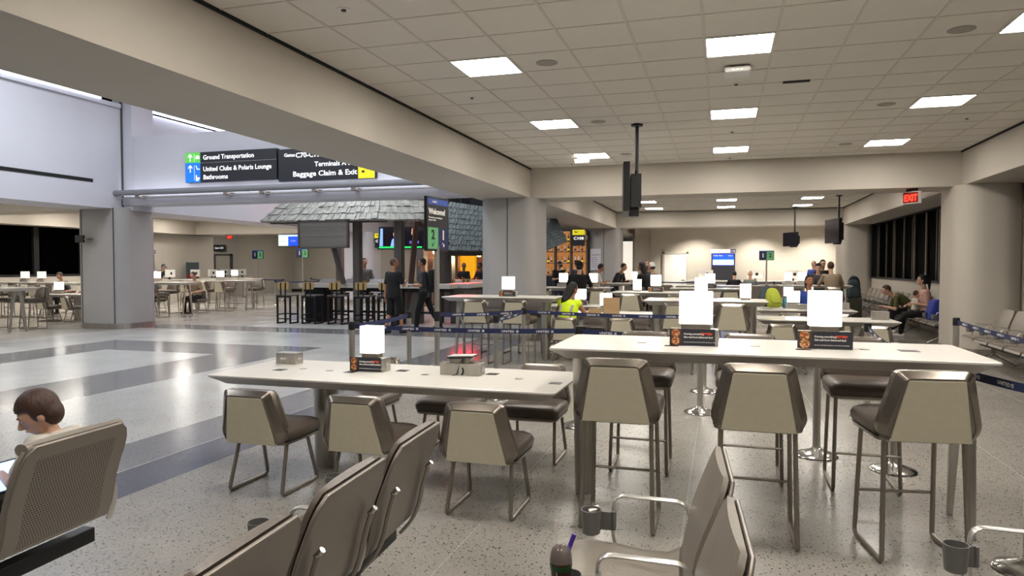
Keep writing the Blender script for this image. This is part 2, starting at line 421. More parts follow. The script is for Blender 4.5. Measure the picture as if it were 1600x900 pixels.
# ---- window wall on the right
bm = B(); box(bm, 5.0, 5.3, -4, 31, 0, 1.2); struct('wall_right', bm, 'wall')
struct('wall_right_pier', bx(5.0, 5.3, 13.8, 15.5, 1.2, 3.03), 'wall')
struct('wall_right_pier_far', bx(5.0, 5.3, 27, 31, 1.2, 3.03), 'wall')
for n, (a, b_) in enumerate(((-4, 13.8), (15.5, 27.0))):
    struct('window_%d' % (n+2), bx(5.18, 5.2, a, b_, 1.2, 3.05), 'glass_night')
    bm = B(); box(bm, 4.97, 5.2, a, b_, 1.17, 1.22); box(bm, 4.98, 5.2, a, b_, 3.0, 3.03)
    box(bm, 4.98, 5.2, a, a+.06, 1.2, 3.03); box(bm, 4.98, 5.2, b_-.06, b_, 1.2, 3.03)
    struct('trim_%d' % (n+12), bm, 'black_metal')
    bm = B(); y = a+.6; i = 0
    while y < b_-.3:
        box(bm, 5.13, 5.17, y-.02, y+.02, 1.2, 3.03)
        if i % 2: box(bm, 5.15, 5.17, y+.28, y+.30, 1.2, 3.03)
        y += 1.16; i += 1
    struct('trim_%d' % (n+14), bm, 'steel_dark')
# back wall of the gate bay
struct('wall_back', bx(-2.9, 5.3, 30.5, 30.7, 0, 3.66), 'wall')
struct('wall_back_recess', bx(-3.6, -2.9, 30.6, 36, 0, 3.66), 'wall')
struct('wall_front', bx(-31, 6, -4.2, -4, 0, 7.2), 'wall')
bm = B(); box(bm, -2.32, -1.42, 30.44, 30.5, 0, 2.1)
d = struct('door_1', bm, 'white'); 
bm = B(); box(bm, -2.40, -2.32, 30.42, 30.5, 0, 2.18); box(bm, -1.42, -1.34, 30.42, 30.5, 0, 2.18); box(bm, -2.40, -1.34, 30.42, 30.5, 2.1, 2.18)
struct('trim_16', bm, 'wall'); 
bm = B(); tube(bm, [(-1.5, 30.44, .98), (-1.5, 30.38, .98), (-1.62, 30.38, .98)], .015, 8); obj('handle', bm, 'black_metal', d)
# door in the right corner of the back bay
struct('door_2', bx(4.90, 4.97, 28.4, 29.3, 0, 2.1), 'white')

# ---- left gate area walls
struct('wall_left_sill', bx(-24.3, -24.0, -4, 23, 0, 1.25), 'wall')
struct('window_4', bx(-24.2, -24.15, -4, 23, 1.25, 3.05), 'glass_night')
bm = B(); box(bm, -24.15, -23.98, -4, 23, 1.2, 1.28)
for k in range(14): box(bm, -24.14, -24.02, -3.9+k*1.95, -3.7+k*1.95, 1.25, 3.05)
struct('trim_17', bm, 'black_gap')
struct('wall_left_gate', bx(-24.3, -24.0, 23, 28.9, 0, 3.1), 'wall')
struct('wall_left_alcove', bx(-31, -25.7, 33, 33.2, 0, 3.66), 'wall')
struct('wall_left_return', bx(-25.9, -25.7, 33.2, 38, 0, 3.66), 'wall')
struct('wall_hall_end', bx(-25.7, -15.0, 38, 38.2, 0, 7.2), 'wall')
struct('baseboard_hall_end', bx(-25.7, -15.0, 37.93, 38, 0, .14), 'black_gap')
struct('wall_left_far', bx(-31.2, -31, 28.9, 38, 0, 3.66), 'wall')
bm = B(); box(bm, -27.2, -26.25, 32.93, 33, 0, 2.15); d = struct('door_3', bm, 'wall')
bm = B(); box(bm, -27.3, -27.2, 32.9, 33, 0, 2.25); box(bm, -26.25, -26.15, 32.9, 33, 0, 2.25); box(bm, -27.3, -26.15, 32.9, 33, 2.15, 2.25); struct('trim_18', bm, 'seam')
bm = B(); box(bm, -20.8, -19.8, 37.94, 38, 0, 2.6); d = struct('door_4', bm, 'wall')
bm = B(); box(bm, -19.8, -19.76, 37.9, 38, 0, 2.65); box(bm, -20.84, -20.8, 37.9, 38, 0, 2.65); box(bm, -20.84, -19.76, 37.9, 38, 2.6, 2.65); struct('trim_19', bm, 'seam')

# ================================================================ LIGHTS OF THE PLACE
def ceiling_light(x, y, label, group='ceiling light panels'):
    t = thing('ceiling_light', label, 'ceiling light', (x, y, 3.65), 0, group)
    obj('diffuser', bx(-.29, .29, -.285, .285, -.008, -.002), 'panel_glow', t, smooth=False)
    f = B()
    for a in ((-.305, -.288, -.302, .302), (.288, .305, -.302, .302), (-.305, .305, -.302, -.284), (-.305, .305, .284, .302)): box(f, *a, -.012, -.001)
    obj('frame', f, 'white_plastic', t, smooth=False); return t
xs = (-2.33, .14, 2.61); ys = (6.9, 9.95, 13.0)
nx = ('left column of panels', 'middle column of panels', 'right column of panels'); ny = ('nearest row', 'second row', 'row closest to the cross beam')
L0 = None
for i, x in enumerate(xs):
    for j, y in enumerate(ys):
        lb = 'square white glowing ceiling panel, %s, %s' % (nx[i], ny[j])
        if L0 is None: L0 = ceiling_light(x, y, lb)
        else: dup(L0, (x, y, 3.65), 0, lb)
for x in xs:
    for y in (.8, 3.85): dup(L0, (x, y, 3.65), 0, 'square glowing ceiling panel above the foreground benches, outside the picture', 'ceiling panels overhead')
for i, x in enumerate(xs):
    for y in (22.9, 25.6): dup(L0, (x, y, 3.65), 0, 'square glowing panel in the far bay ceiling, %s, %s' % (nx[i], 'front of two' if y < 24 else 'back of two'), 'far bay ceiling panels')
    dup(L0, (x, 18.5, 3.65), 0, 'square glowing panel in the far bay hidden above the cross beam', 'far bay hidden panels')
for x in (-17.6, -19.9, -22.2):  # middle column added to brighten the left walls
    for y in (8, 11, 17, 19.6, 22.2, 24.8): dup(L0, (x, y, 3.65), 0, 'square glowing ceiling panel over the left dining area', 'left area ceiling panels')
for x in (-27.5, -22.5, -18.0):  # panels added to brighten the gate area walls
    for y in (30.5, 35): dup(L0, (x, y, 3.66), 0, 'square glowing ceiling panel in the left gate area', 'left gate ceiling panels')
for x in (-10.5, -6.5):
    for y in (29.5, 34.5): dup(L0, (x, y, 3.66), 0, 'square glowing ceiling panel at the far end of the hall', 'hall end ceiling panels')
# warm downlights washing the far back wall
for x in (-1.0, 1.4, 3.6):
    t = thing('downlight', 'small round downlight in the ceiling at the far wall', 'ceiling light', (x, 29.3, 3.66), 0, 'far wall downlights')
    b_ = B(); lathe(b_, [(.09, 0), (.09, -.01), (.07, -.015)], 16); obj('trim_ring', b_, 'white_plastic', t)
    la = bpy.data.lights.new('spot', 'SPOT'); la.energy = 560; la.spot_size = math.radians(110); la.spot_blend = .6; la.color = (1, .93, .82); la.shadow_soft_size = .06
    lo = bpy.data.objects.new('spot', la); C.objects.link(lo); lo.parent = t; lo.location = (0, 0, -.03)
# unseen cool area lamps added under the roof to light the high hall
def hall_lamp(x, y, e, sx=1.6, sy=4):
    t = thing('pendant_luminaire', 'long cool white luminaire under the hall roof', 'ceiling light', (x, y, 6.6), 0, 'hall roof luminaires')
    obj('housing', bx(-sx/2-.03, sx/2+.03, -sy/2-.03, sy/2+.03, .02, .12), 'white_plastic', t, smooth=False)
    rd = B(); [tube(rd, [(0, q, .1), (0, q, .6)], .012, 6) for q in (-sy/3, sy/3)]; obj('suspension_rod', rd, 'black_metal', t)
    la = bpy.data.lights.new('area', 'AREA'); la.shape = 'RECTANGLE'; la.size = sx; la.size_y = sy; la.energy = e; la.color = (.88, .93, 1)
    lo = bpy.data.objects.new('area', la); C.objects.link(lo); lo.parent = t; lo.location = (0, 0, 0)
for x, y in ((-10.5, 3), (-7.2, 10.5), (-12.3, 9.5), (-10.5, 21), (-9.5, 15.9)): hall_lamp(x, y, HALL_E)  # the last lamp is added to lighten the shingle roof
# LED cove strip on the sign wall ledge behind the pipe, shining up
t = thing('cove_light', 'long cool LED strip on the ledge under the overhead sign', 'light', (-9.9, 14.1, 3.3))
obj('profile', bx(-4.6, 4.6, -.04, .04, -.03, 0), 'steel', t, smooth=False)
la = bpy.data.lights.new('area', 'AREA'); la.shape = 'RECTANGLE'; la.size = 9; la.size_y = .06; la.energy = 18; la.color = (.86, .9, 1)
lo = bpy.data.objects.new('area', la); C.objects.link(lo); lo.parent = t; lo.location = (0, 0, .01); lo.rotation_euler = (PI, 0, 0)
# bright line along the top of the left hall wall
mat('led_line', 'ffffff', .4, emit=6, ecol='dfe8ff')
for y0, y1, lb in ((-3, 13.6, 'bright LED line along the wall top left of the pier'), (15.2, 26, 'bright LED line along the wall top beyond the sign wall')):
    tag(obj('led_strip', bx(-14.6, -14.5, y0, y1, 5.665, 5.70), 'led_line', smooth=False), lb, 'light strip')

# ================================================================ FURNITURE BUILDERS
mat('arm_metal', 'c4c2be', .3, .8)
def make_chair(high, label, name):
    """faces +Y, the seat 0.47 m (chair) or 0.78 m (stool) high"""
    t = thing(name, label, 'bar stool' if high else 'chair')
    d = .31 if high else 0.0
    zt, zb = .745+d, .365+d
    wt, wb = .185, .26
    # outer outline (front of the shell) and inner outline (back face) of the leaning trapezoid shell
    def ring(k, depth):
        i = k
        pts = [(-wt+i, zt-i*.9), (wt-i, zt-i*.9), (wb-i, zb+.07), (wb-i*.9-.035, zb), (-wb+i*.9+.035, zb), (-wb+i, zb+.07)]
        pts = fillet([(p[0], 0, p[1]) for p in pts], .03, 3, True)
        out = []
        for p in pts:
            f = (p.z-zb)/(zt-zb); y = -.175-.075*f-depth
            out.append((p.x, y, p.z))
        return out
    bm = B(); loft(bm, [ring(.012, -.015), ring(0, .0), ring(0, .045), ring(.038, .085), ring(.046, .085), ring(.046, .08)])
    obj('back_frame', bm, 'frame_metal', t, ang=25)
    bm = B()
    def ring2(k, depth, lo=0):
        pts = [(-wt+k, zt-k*.95), (wt-k, zt-k*.95), (wb-k-.012, zb+.0), (-wb+k+.012, zb+.0)]
        return [(p[0], -.175-.075*(p[1]-zb)/(zt-zb)-depth, p[1]) for p in pts]
    loft(bm, [ring2(.048, .07), ring2(.048, .088)])
    bs = obj('back_panel', bm, 'cream', t, smooth=False, bev=.004)
    sm_ = B(); zz = zt-.11
    box(sm_, -wt+.03, wt-.03, -.345, -.338, zz-.0012, zz+.0012); box(sm_, -.001, .001, -.30, -.293, zb+.1, zz)
    for v in sm_.verts: v.co.y = -.2645-.075*(v.co.z-zb)/(zt-zb)+(0 if v.co.y < -.2 and v.co.y in (-.345, -.30) else .003)
    obj('seam', sm_, 'seam', bs, smooth=False)
    # front cushion of the back
    bm = B(); rings = []
    for k, dy in ((.045, .0), (.02, .012), (.012, .03), (.02, .05), (.05, .062)):
        rings.append([(x, -.165-.075*(z-zb)/(zt-zb)+dy, z) for x, z in [(p.x, p.z) for p in fillet([(-wt+k, 0, zt-k+.008), (wt-k, 0, zt-k+.008), (wb-k-.01, 0, zb+.1), (-wb+k+.01, 0, zb+.1)], .04, 4, True)]])
    loft(bm, rings); obj('back_cushion', bm, 'leather', t, ang=60)
    # seat cushion and pan
    zs = .475+d; bm = B(); rings = []
    for k, z in ((.02, zs-.105), (.0, zs-.085), (-.004, zs-.05), (.008, zs-.02), (.035, zs-.004), (.08, zs)):
        rings.append([(x, y, z) for x, y in rrect(.50-2*k, .46-2*k, .06, 4, 0, .03)])
    loft(bm, rings); obj('seat', bm, 'leather', t, ang=60)
    bm = B(); loft(bm, [[(x, y, z) for x, y in rrect(.5-2*k, .47-2*k, .05, 4, 0, .02)] for k, z in ((.05, zs-.135), (.012, zs-.12), (.006, zs-.1))])
    obj('seat_pan', bm, 'frame_metal', t, ang=30)
    for s in (-1, 1):
        x = s*.215; xt = s*(.2 if high else .195); lt = zs-.125; yo = .13 if not high else .18
        bm = B(); tube(bm, fillet([(xt, yo, lt), (x, .225, .012), (x, -.215, .012), (xt, -yo+.005, lt)], .035, 4), .0135, 10)
        obj('leg', bm, 'steel_dark', t)
    if high:
        for y, z in ((.215, .27),):
            bm = B(); tube(bm, [(-.21, y, z), (.21, y, z)], .009, 8); obj('footrest', bm, 'steel_dark', t)
    return t
CH0 = make_chair(False, 'x', 'dining_chair'); ST0 = make_chair(True, 'x', 'bar_stool')
used = set()
def seat(proto, x, y, rz, label, group=None):
    if proto.name not in used: used.add(proto.name); proto.location = (x, y, 0); proto.rotation_euler = (0, 0, rz); proto['label'] = label; t = proto; 
    else: t = dup(proto, (x, y, 0), rz, label)
    if group: t['group'] = group
    elif 'group' in t.keys(): del t['group']
    return t
def chair(x, y, rz, label, group='dining chairs'): return seat(CH0, x, y, rz, label, group)
def stool(x, y, rz, label, group='bar stools at high tables'): return seat(ST0, x, y, rz, label, group)

def make_table(name, label, L, Wd, h, x, y, rz=0, leg='column', legx=None, group=None):
    t = thing(name, label, 'table', (x, y, 0), rz, group)
    bm = B()
    loft(bm, [[(a, b_, z) for a, b_ in rrect(L-2*k, Wd-2*k, r, 4)] for k, z, r in ((.004, h, .03), (0, h-.004, .034), (0, h-.014, .034), (.095, h-.078, .03))])
    for f in bm.faces:
        f.material_index = 0 if (f.calc_center_median().z > h-.003) else 1
    o = obj('tabletop', bm, ['white_top', 'white_edge'], t, ang=20)
    def col(cx):
        bm = B(); tall = h > .9
        prof = [(.062 if tall else .088, 0), (.066 if tall else .088, .01), (.088 if tall else .094, h-.12), (.092 if tall else .10, h-.079)]
        lathe(bm, prof, 28, (cx, 0, 0), sy=1.05); obj('leg', bm, 'steel', t, ang=40)
        bm = B(); box(bm, cx-.16, cx+.16, -.12, .12, h-.084, h-.078); obj('bracket', bm, 'steel_dark', t, smooth=False)
    def splay(cx):
        for s in (-1, 1):
            bm = B()
            loft(bm, [[(cx+a*.5*w_, y0+b_*w_*.5, z) for a, b_ in ((-1, -1), (1, -1), (1, 1), (-1, 1))] for z, w_, y0 in ((0, .034, s*.215), (h-.35, .06, s*.12), (h-.079, .066, s*.075))])
            obj('leg', bm, 'steel', t, smooth=False, bev=.006)
    for kind, cx in leg: (col if kind == 'c' else splay)(cx)
    return t

def power_box(x, y, z, label, w_=.19, dp=.115, h=.09, rz=0, group='outlet boxes on tables', outlet=True, plate='front'):
    t = thing('power_outlet_box', label, 'outlet box', (x, y, z), rz, group)
    obj('housing', bx(-w_/2, w_/2, -dp/2, dp/2, 0, h), 'steel', t, smooth=False, bev=.003)
    def plt_(o_loc, rot):
        b_ = B(); box(b_, -.035, .035, -.004, 0, -.024, .024); o = obj('outlet_plate', b_, 'steel', t, smooth=False, loc=o_loc, rot=rot, bev=.002)
        b_ = B()
        for s in (-.014, .014):
            lathe(b_, [(.011, -.002), (.011, 0)], 12, (0, 0, 0))
            for v in b_.verts[-24:]: v.co = Vector((v.co.x+s, -.005+v.co.z, v.co.y))
        r = obj('receptacle', b_, 'white_plastic', o, smooth=False)
        b_ = B()
        for s in (-.014, .014):
            box(b_, s-.005, s-.003, -.0085, -.006, .001, .006); box(b_, s+.003, s+.005, -.0085, -.006, .001, .006)
        obj('slots', b_, 'black_plastic', o, smooth=False)
    plt_((-w_*.12, -dp/2, h*.5), (0, 0, 0)) if plate == 'front' else None
    plt_((w_/2, 0, h*.5), (0, 0, PI/2))
    return t
def ad_card(t, w_, h, x0, y):
    c = obj('advert_card', bx(x0, x0+w_, y-.003, y, .004, h), 'ad_navy', t, smooth=False)
    b_ = B(); fh = h-.004
    box(b_, x0, x0+w_*.27, y-.0036, y-.003, .004, h); ph = obj('food_photo', b_, 'food_bg', c, smooth=False)
    for cx, cz, r, m in ((.5, .74, .36, 'bowl_rim'), (.5, .26, .36, 'bowl_rim')):
        for rr, mm, dy in ((r, m, .0042), (r*.88, 'food_red', .0048)):
            b_ = B(); rad = rr*w_*.27
            prism(b_, [(x0+w_*.27*cx+rad*math.cos(a*PI/8), .004+fh*cz+rad*math.sin(a*PI/8)) for a in range(16)], 'y', y-dy, y-.003); obj('bowl_picture', b_, mm, c, smooth=False)
    text('headline', 'Craving something', h*.15, 'white', c, x0+w_*.31, y-.0035, h*.66, bold=.02)
    text('headline_accent', 'BETTER?', h*.17, 'ad_orange', c, x0+w_*.69, y-.0035, h*.66, bold=.03)
    text('headline', 'Get real food delivered fast!', h*.145, 'white', c, x0+w_*.31, y-.0035, h*.47, bold=.02)
    text('small_print', 'Scan the code with your phone to order food to your table', h*.075, 'white', c, x0+w_*.31, y-.0035, h*.2)
mat('ad_navy', '23242e', .4); mat('food_bg', '3a2c26', .5, var=.4, vscale=60); mat('bowl_rim', '8a6248', .5); mat('food_red', 'a83c22', .5)
_m = M['food_red'].node_tree; _n = _m.nodes.new('ShaderNodeTexVoronoi'); _n.inputs['Scale'].default_value = 130; _t = _m.nodes.new('ShaderNodeTexCoord'); _m.links.new(_t.outputs['Object'], _n.inputs['Vector'])
_s = _m.nodes.new('ShaderNodeSeparateColor'); _m.links.new(_n.outputs['Color'], _s.inputs[0]); _r = _m.nodes.new('ShaderNodeValToRGB'); _m.links.new(_s.outputs[0], _r.inputs[0]); _r.color_ramp.interpolation = 'CONSTANT'
_r.color_ramp.elements[0].color = (*lin('8a2a18'), 1); _r.color_ramp.elements[1].color = (*lin('d8c49a'), 1); _r.color_ramp.elements[1].position = .82
for _p, _c in ((.3, 'b8562c'), (.5, 'd08a4a'), (.68, '5c6a2a')): _e = _r.color_ramp.elements.new(_p); _e.color = (*lin(_c), 1)
_m.links.new(_r.outputs[0], _m.nodes['Principled BSDF'].inputs['Base Color']); mat('ad_orange', 'e8573a', .5)
def table_lamp(x, y, z, label, w_=.17, dp=.11, hh=.22, lit='lamp_glow', group='glowing table lamps'):
    t = thing('table_lamp', label, 'lamp', (x, y, z), 0, group)
    obj('lamp_base', bx(-w_/2+.012, w_/2-.012, -dp/2+.008, dp/2-.008, 0, .034), 'steel_dark', t, smooth=False, bev=.002)
    obj('lamp_shade', bx(-w_/2, w_/2, -dp/2, dp/2, .034, .034+hh), lit, t, smooth=False, bev=.003)
    return t

# ---------------- stanchions with retractable belts
def make_stanchion(label, x, y, name='queue_stanchion', hh=1.0):
    t = thing(name, label, 'stanchion', (x, y, 0), 0, 'queue barrier posts')
    bm = B(); lathe(bm, [(.165, 0), (.172, .008), (.165, .016), (.11, .034), (.05, .055), (.034, .07)], 32); obj('base', bm, 'chrome', t, ang=50)
    bm = B(); lathe(bm, [(.031, .05), (.031, hh-.07)], 20); obj('post', bm, 'steel', t)
    bm = B(); lathe(bm, [(.034, hh-.09), (.037, hh-.085), (.037, hh-.02), (.034, hh), (.0, hh)][:4], 20); obj('belt_cassette', bm, 'black_plastic', t, ang=40)
    return t
def belt(parent_t, a, b_, z=.95, flip=False, words=True, every=.36):
    """belt drawn from this post to the next one: child of the post that holds the reel"""
    a = Vector((a[0], a[1], 0)); b2 = Vector((b_[0], b_[1], 0)); d = b2-a; L = d.length; ang = math.atan2(d.y, d.x)
    bm = B(); n = 12; R = []
    u = .04
    for i in range(n+1):
        f = i/n; xx = u+(L-2*u)*f; sag = .02*4*f*(1-f)
        R.append([(xx, -.001, z-.025-sag), (xx, .001, z-.025-sag), (xx, .001, z+.025-sag), (xx, -.001, z+.025-sag)])
    loft(bm, R); o = obj('belt', bm, 'belt', parent_t, smooth=False); o.rotation_euler = (0, 0, ang)
    if words:
        x = .22
        while x < L-.25:
            f = x/L; zz = z-.011-.02*4*f*(1-f)
            tx = text('belt_lettering', 'UNITED', .03, 'white', o, (x+.13 if flip else x), .0016 if flip else -.0016, zz, rot=(PI/2, 0, PI if flip else 0), sx=1.25, depth=.0004, bold=.02)
            bm = B(); s = -1 if flip else 1; yy = .0018*s*-1
            gx = x-.035 if flip else x+.155
            box(bm, gx, gx+.022, yy-.0003, yy+.0003, zz, zz+.022)
            for q in (.33, .66): box(bm, gx+.022*q-.001, gx+.022*q+.001, yy*1.3-.0003, yy*1.3+.0003, zz, zz+.022, mi=1)
            box(bm, gx, gx+.022, yy*1.3-.0003, yy*1.3+.0003, zz+.010, zz+.012, mi=1)
            obj('belt_globe_mark', bm, ['white', 'belt'], o, smooth=False)
            x += every
    return o

# ---------------- airport benches: local x across (faces -X), y along
def seat_profile():
    top = [(-.60, .395), (-.585, .425), (-.52, .44), (-.40, .43), (-.27, .415), (-.19, .415), (-.145, .44), (-.115, .50), (-.10, .57), (-.085, .64), (-.062, .71), (-.038, .77), (-.02, .82), (-.006, .858), (.003, .885)]
    return top
def make_bench(label, x, y0, n, legs, back='seat_metal', pad='leather_grey', pitch=.62, arms=None, group=None, fins=True, name='airport_bench', roll=False, seats=None):
    """x, y0: place of the top corner at the far end; the row runs towards the camera with the small turn it has in the room"""
    rz = math.radians(3.5); t = thing(name, label, 'bench', (x+math.sin(rz)*n*pitch, y0-math.cos(rz)*n*pitch, 0), rz, group)
    wS = .55; prof = seat_profile()
    bm = B(); box(bm, -.30, -.23, -.02, n*pitch+.02, .27, .34); obj('beam', bm, 'black_metal', t, smooth=False, bev=.005)
    def sweep(pts, y_half, yc, th, corner=.0, mi=0, bulge=0):
        """sheet along the profile with rounded top corners"""
        bm = B(); m = 8; R = []; nC = corner
        P = [Vector((p[0], 0, p[1])) for p in pts]
        for i, p in enumerate(P):
            tg = (P[min(i+1, len(P)-1)]-P[max(i-1, 0)]).normalized(); nn = Vector((tg.z, 0, -tg.x))   # rear / under side
            hw = y_half
            f = (len(P)-1-i)
            if corner: hw -= corner*(1, .42, .12, 0)[min(f, 3)]
            row = []
            for k in range(m+1):
                v = -1+2*k/m; y = hw*v; bl = bulge*(1-v*v)
                row.append(p-nn*bl+Vector((0, yc+y, 0)))
            for k in range(m, -1, -1):
                v = -1+2*k/m; row.append(p+nn*th+Vector((0, yc+hw*v, 0)))
            R.append(row)
        loft(bm, R); return bm
    # split into seat pan and backrest
    for i in (seats if seats is not None else range(n)):
        yc = (i+.5)*pitch
        seatp = prof[:8]; backp = prof[7:]
        # metal shells
        a = obj('seat_pan', sweep(seatp, wS/2, yc, .012), back if back != 'perforated_metal' else 'seat_metal', t, ang=50)
        bk = prof[6:]
        bb = sweep([(p[0]+.012, p[1]-.01) for p in bk], wS/2, 0, .012, corner=.055)
        b_ = obj('backrest', bb, back, t, ang=50, loc=(0, yc, 0))
        bm = B(); hwf = lambda i: wS/2-.055*(1, .42, .12, 0)[min(len(bk)-1-i, 3)]; e = [(p[0]+.018, -hwf(i), p[1]-.01) for i, p in enumerate(bk)]+[(p[0]+.018, hwf(i), p[1]-.01) for i, p in reversed(list(enumerate(bk)))]
        tube(bm, e, .0075, 8); obj('edge_rim', bm, 'seat_metal', b_)
        if pad:
            pd = [(p[0]-.012, p[1]+.006) for p in prof[7:]]
            q = sweep(pd, wS/2-.006, yc, .018, corner=.05, bulge=.012); obj('back_pad', q, pad, t, ang=60)
            q = sweep([(p[0], p[1]+.014) for p in prof[1:7]], wS/2-.006, yc, .014, bulge=.01); obj('seat_pad', q, pad, t, ang=60)
            if roll: bm = B(); tube(bm, [(-.022, yc-wS/2+.03, .868), (-.022, yc+wS/2-.03, .868)], .018, 14, flat=(.034, .026)); obj('head_roll', bm, pad, t)
        if fins:
            for s in (-1, 1):
                ys = yc+s*(wS/2-.075)
                bm = B(); pts = [(-.155, ys, .36), (-.10, ys, .42), (-.065, ys, .50), (-.045, ys, .60), (-.018, ys, .68)]
                tube(bm, fillet(pts, .06, 3), .01, 8, flat=(.022, .008)); f_ = obj('back_bracket', bm, 'seat_metal', t)
                bm = B(); tube(bm, [(-.028, ys, .672), (-.004, ys, .698)], .011, 10); obj('bolt_cap', bm, 'chrome', f_)
    for j in (arms if arms is not None else range(n+1)):
        yy = j*pitch
        bm = B(); pts = fillet([(-.40, yy, .36), (-.425, yy, .50), (-.415, yy, .635), (-.12, yy, .625), (-.095, yy, .50), (-.13, yy, .40)], .05, 5)
        tube(bm, pts, .01, 10, flat=(.0065, .02)); ar = obj('armrest', bm, 'arm_metal', t)
        # flat band: widen along y
        bm = B(); cx, cy = -.50, yy-.1
        prof_c = [(.030, 0), (.036, .004), (.043, .098), (.043, .1), (.040, .1), (.034, .01), (.001, .008)]
        lathe(bm, [(r, z+.50) for r, z in prof_c], 24, (cx, cy, 0)); cu = obj('cup_holder', bm, 'cup_grey', t, ang=40)
        bm = B(); box(bm, cx+.03, -.415, cy+.05, cy+.06, .50, .575); box(bm, -.425, -.405, cy+.05, yy, .50, .575); obj('cup_bracket', bm, 'cup_grey', cu, smooth=False)
    for yl in legs:
        bm = B(); tube(bm, fillet([(-.265, yl, .30), (-.265, yl, .19), (-.56, yl, .035), (-.60, yl, .012)], .06, 4), .02, 10, flat=(.022, .014)); obj('leg', bm, 'chrome', t)
        bm = B(); tube(bm, fillet([(-.265, yl, .30), (-.265, yl, .19), (.02, yl, .035), (.06, yl, .012)], .06, 4), .02, 10, flat=(.022, .014)); obj('leg', bm, 'chrome', t)
        bm = B(); lathe(bm, [(.032, .20), (.032, .36)], 16, (-.265, yl, 0)); obj('leg_socket', bm, 'seat_metal', t)
    return t

# ================================================================ FOREGROUND
make_table('low_table', 'long white low dining table with undercut edge, left front, on one wide metal column', 2.75, .95, .765, -2.405, 4.92, leg=[('c', -.62), ], group=None)
make_table('high_table', 'long white high table at the right front with three stools before it', 2.55, .93, 1.07, .205, 4.86, leg=[('c', -1.12), ('s', 1.215)])
# link between low table and column of the high one
for x, lb in ((-3.11, 'dining chair at the left end of the near side of the front low table'), (-2.30, 'middle dining chair on the near side of the front low table'), (-1.46, 'near side dining chair of the front low table beside the high table')):
    chair(x, 4.35, 0, lb, 'chairs before the front low table')
for x, lb in ((-3.05, 'left dining chair on the far side of the front low table'), (-2.22, 'middle dining chair on the far side of the front low table'), (-1.48, 'right dining chair on the far side of the front low table')):
    chair(x, 5.63, PI, lb, 'chairs behind the front low table')
for x, rz, lb in ((-.59, 0, 'left bar stool with cream back before the front high table'), (.205, 0, 'middle bar stool with cream back before the front high table'), (1.02, .14, 'right bar stool with cream back before the front high table, turned slightly')):
    stool(x, 4.36, rz, lb, 'stools before the front high table')
for x, lb in ((-.60, 'bar stool on the far side of the front high table, left one'), (.22, 'bar stool on the far side of the front high table, middle one'), (.99, 'bar stool on the far side of the front high table, right one')):
    stool(x, 5.6, PI, lb, 'stools behind the front high table')
HT = 1.07; LT = .765
power_box(-3.53, 5.17, LT, 'small steel outlet box at the left end of the front low table', .19, .115, .095)
t = power_box(-2.665, 5.0, LT, 'steel outlet box with dark advert card under the lamp on the front low table', .28, .125, .108, plate='')
ad_card(t, .27, .113, -.15, -.068)
table_lamp(-2.655, 5.0, LT+.108, 'glowing white cube lamp on the front low table', .165, .10, .215)
t = power_box(-1.9, 5.03, LT, 'long steel outlet box carrying a card reader on the front low table', .32, .14, .09, plate='')
r = thing('card_reader', 'slanted payment terminal with white top on the steel box, black strap hanging', 'card reader', (-1.9, 5.04, LT+.091))
bm = B(); loft(bm, [[(-.09, -.05, 0), (.06, -.05, 0), (.06, .05, 0), (-.09, .05, 0)], [(-.10, -.05, .028), (.085, -.05, .04), (.085, .06, .045), (-.10, .06, .035)]]); obj('stand', bm, 'steel_dark', r, smooth=False)
obj('screen_slab', bx(-.11, .10, -.06, .075, .038, .052), 'black_plastic', r, smooth=False, rot=(0, -.05, 0), bev=.005)
obj('cover', bx(-.105, .095, -.055, .07, .052, .055), 'white_plastic', r, smooth=False, rot=(0, -.05, 0))
bm = B(); tube(bm, fillet([(.02, -.055, .035), (.0, -.075, 0), (-.012, -.08, -.05), (-.02, -.09, -.085), (-.05, -.1, -.088)], .02, 3), .004, 6, flat=(.007, .002)); tube(bm, fillet([(.025, -.055, .035), (.02, -.078, -.02), (.035, -.082, -.06), (.02, -.085, -.086)], .02, 3), .004, 6, flat=(.007, .002)); obj('strap', bm, 'black_plastic', r)
t = power_box(-.17, 4.83, HT, 'steel outlet box with dark advert card at the left lamp of the front high table', .31, .13, .108, plate='')
ad_card(t, .29, .112, -.155, -.071)
table_lamp(-.16, 4.85, HT+.108, 'large glowing white lamp at the left of the front high table', .215, .12, .215)
t = power_box(.64, 4.88, HT, 'steel outlet box with advert card at the right lamp of the front high table', .31, .13, .108, plate='')
ad_card(t, .325, .112, -.17, -.071)
table_lamp(.64, 4.90, HT+.108, 'large glowing white lamp at the right of the front high table', .19, .12, .225)
# flat pads and grommets let into / lying on the tops
def pad(x, y, z, lb, w_=.085, dp=.085, m='black_plastic', rz=0):
    t = thing('table_pad', lb, 'table pad', (x, y, z), rz, 'flat dark pads on the tables')
    obj('pad', bx(-w_/2, w_/2, -dp/2, dp/2, 0, .002), m, t, smooth=False); obj('inlay', bx(-w_/2+.012, w_/2-.02, -dp/2+.015, dp/2-.015, .002, .0025), 'black_metal', t, smooth=False); return t
pad(-3.38, 4.82, LT, 'dark square pad near the left end of the front low table')
pad(-2.78, 4.88, LT, 'dark pad left of the lamp box on the front low table')
pad(-2.42, 5.06, LT, 'dark pad right of the lamp box on the front low table')
pad(-1.68, 5.10, LT, 'dark pad right of the card reader box on the front low table')
pad(-1.12, 4.83, LT, 'dark pad at the right end of the front low table')
pad(-.31, 4.72, HT, 'dark pad left of the left lamp box on the high table', .09, .05)
pad(.50, 4.75, HT, 'dark pad left of the right lamp box on the high table', .09, .05)
pad(1.12, 4.86, HT, 'dark flat pad near the right end of the front high table', .11, .10)
g0 = None
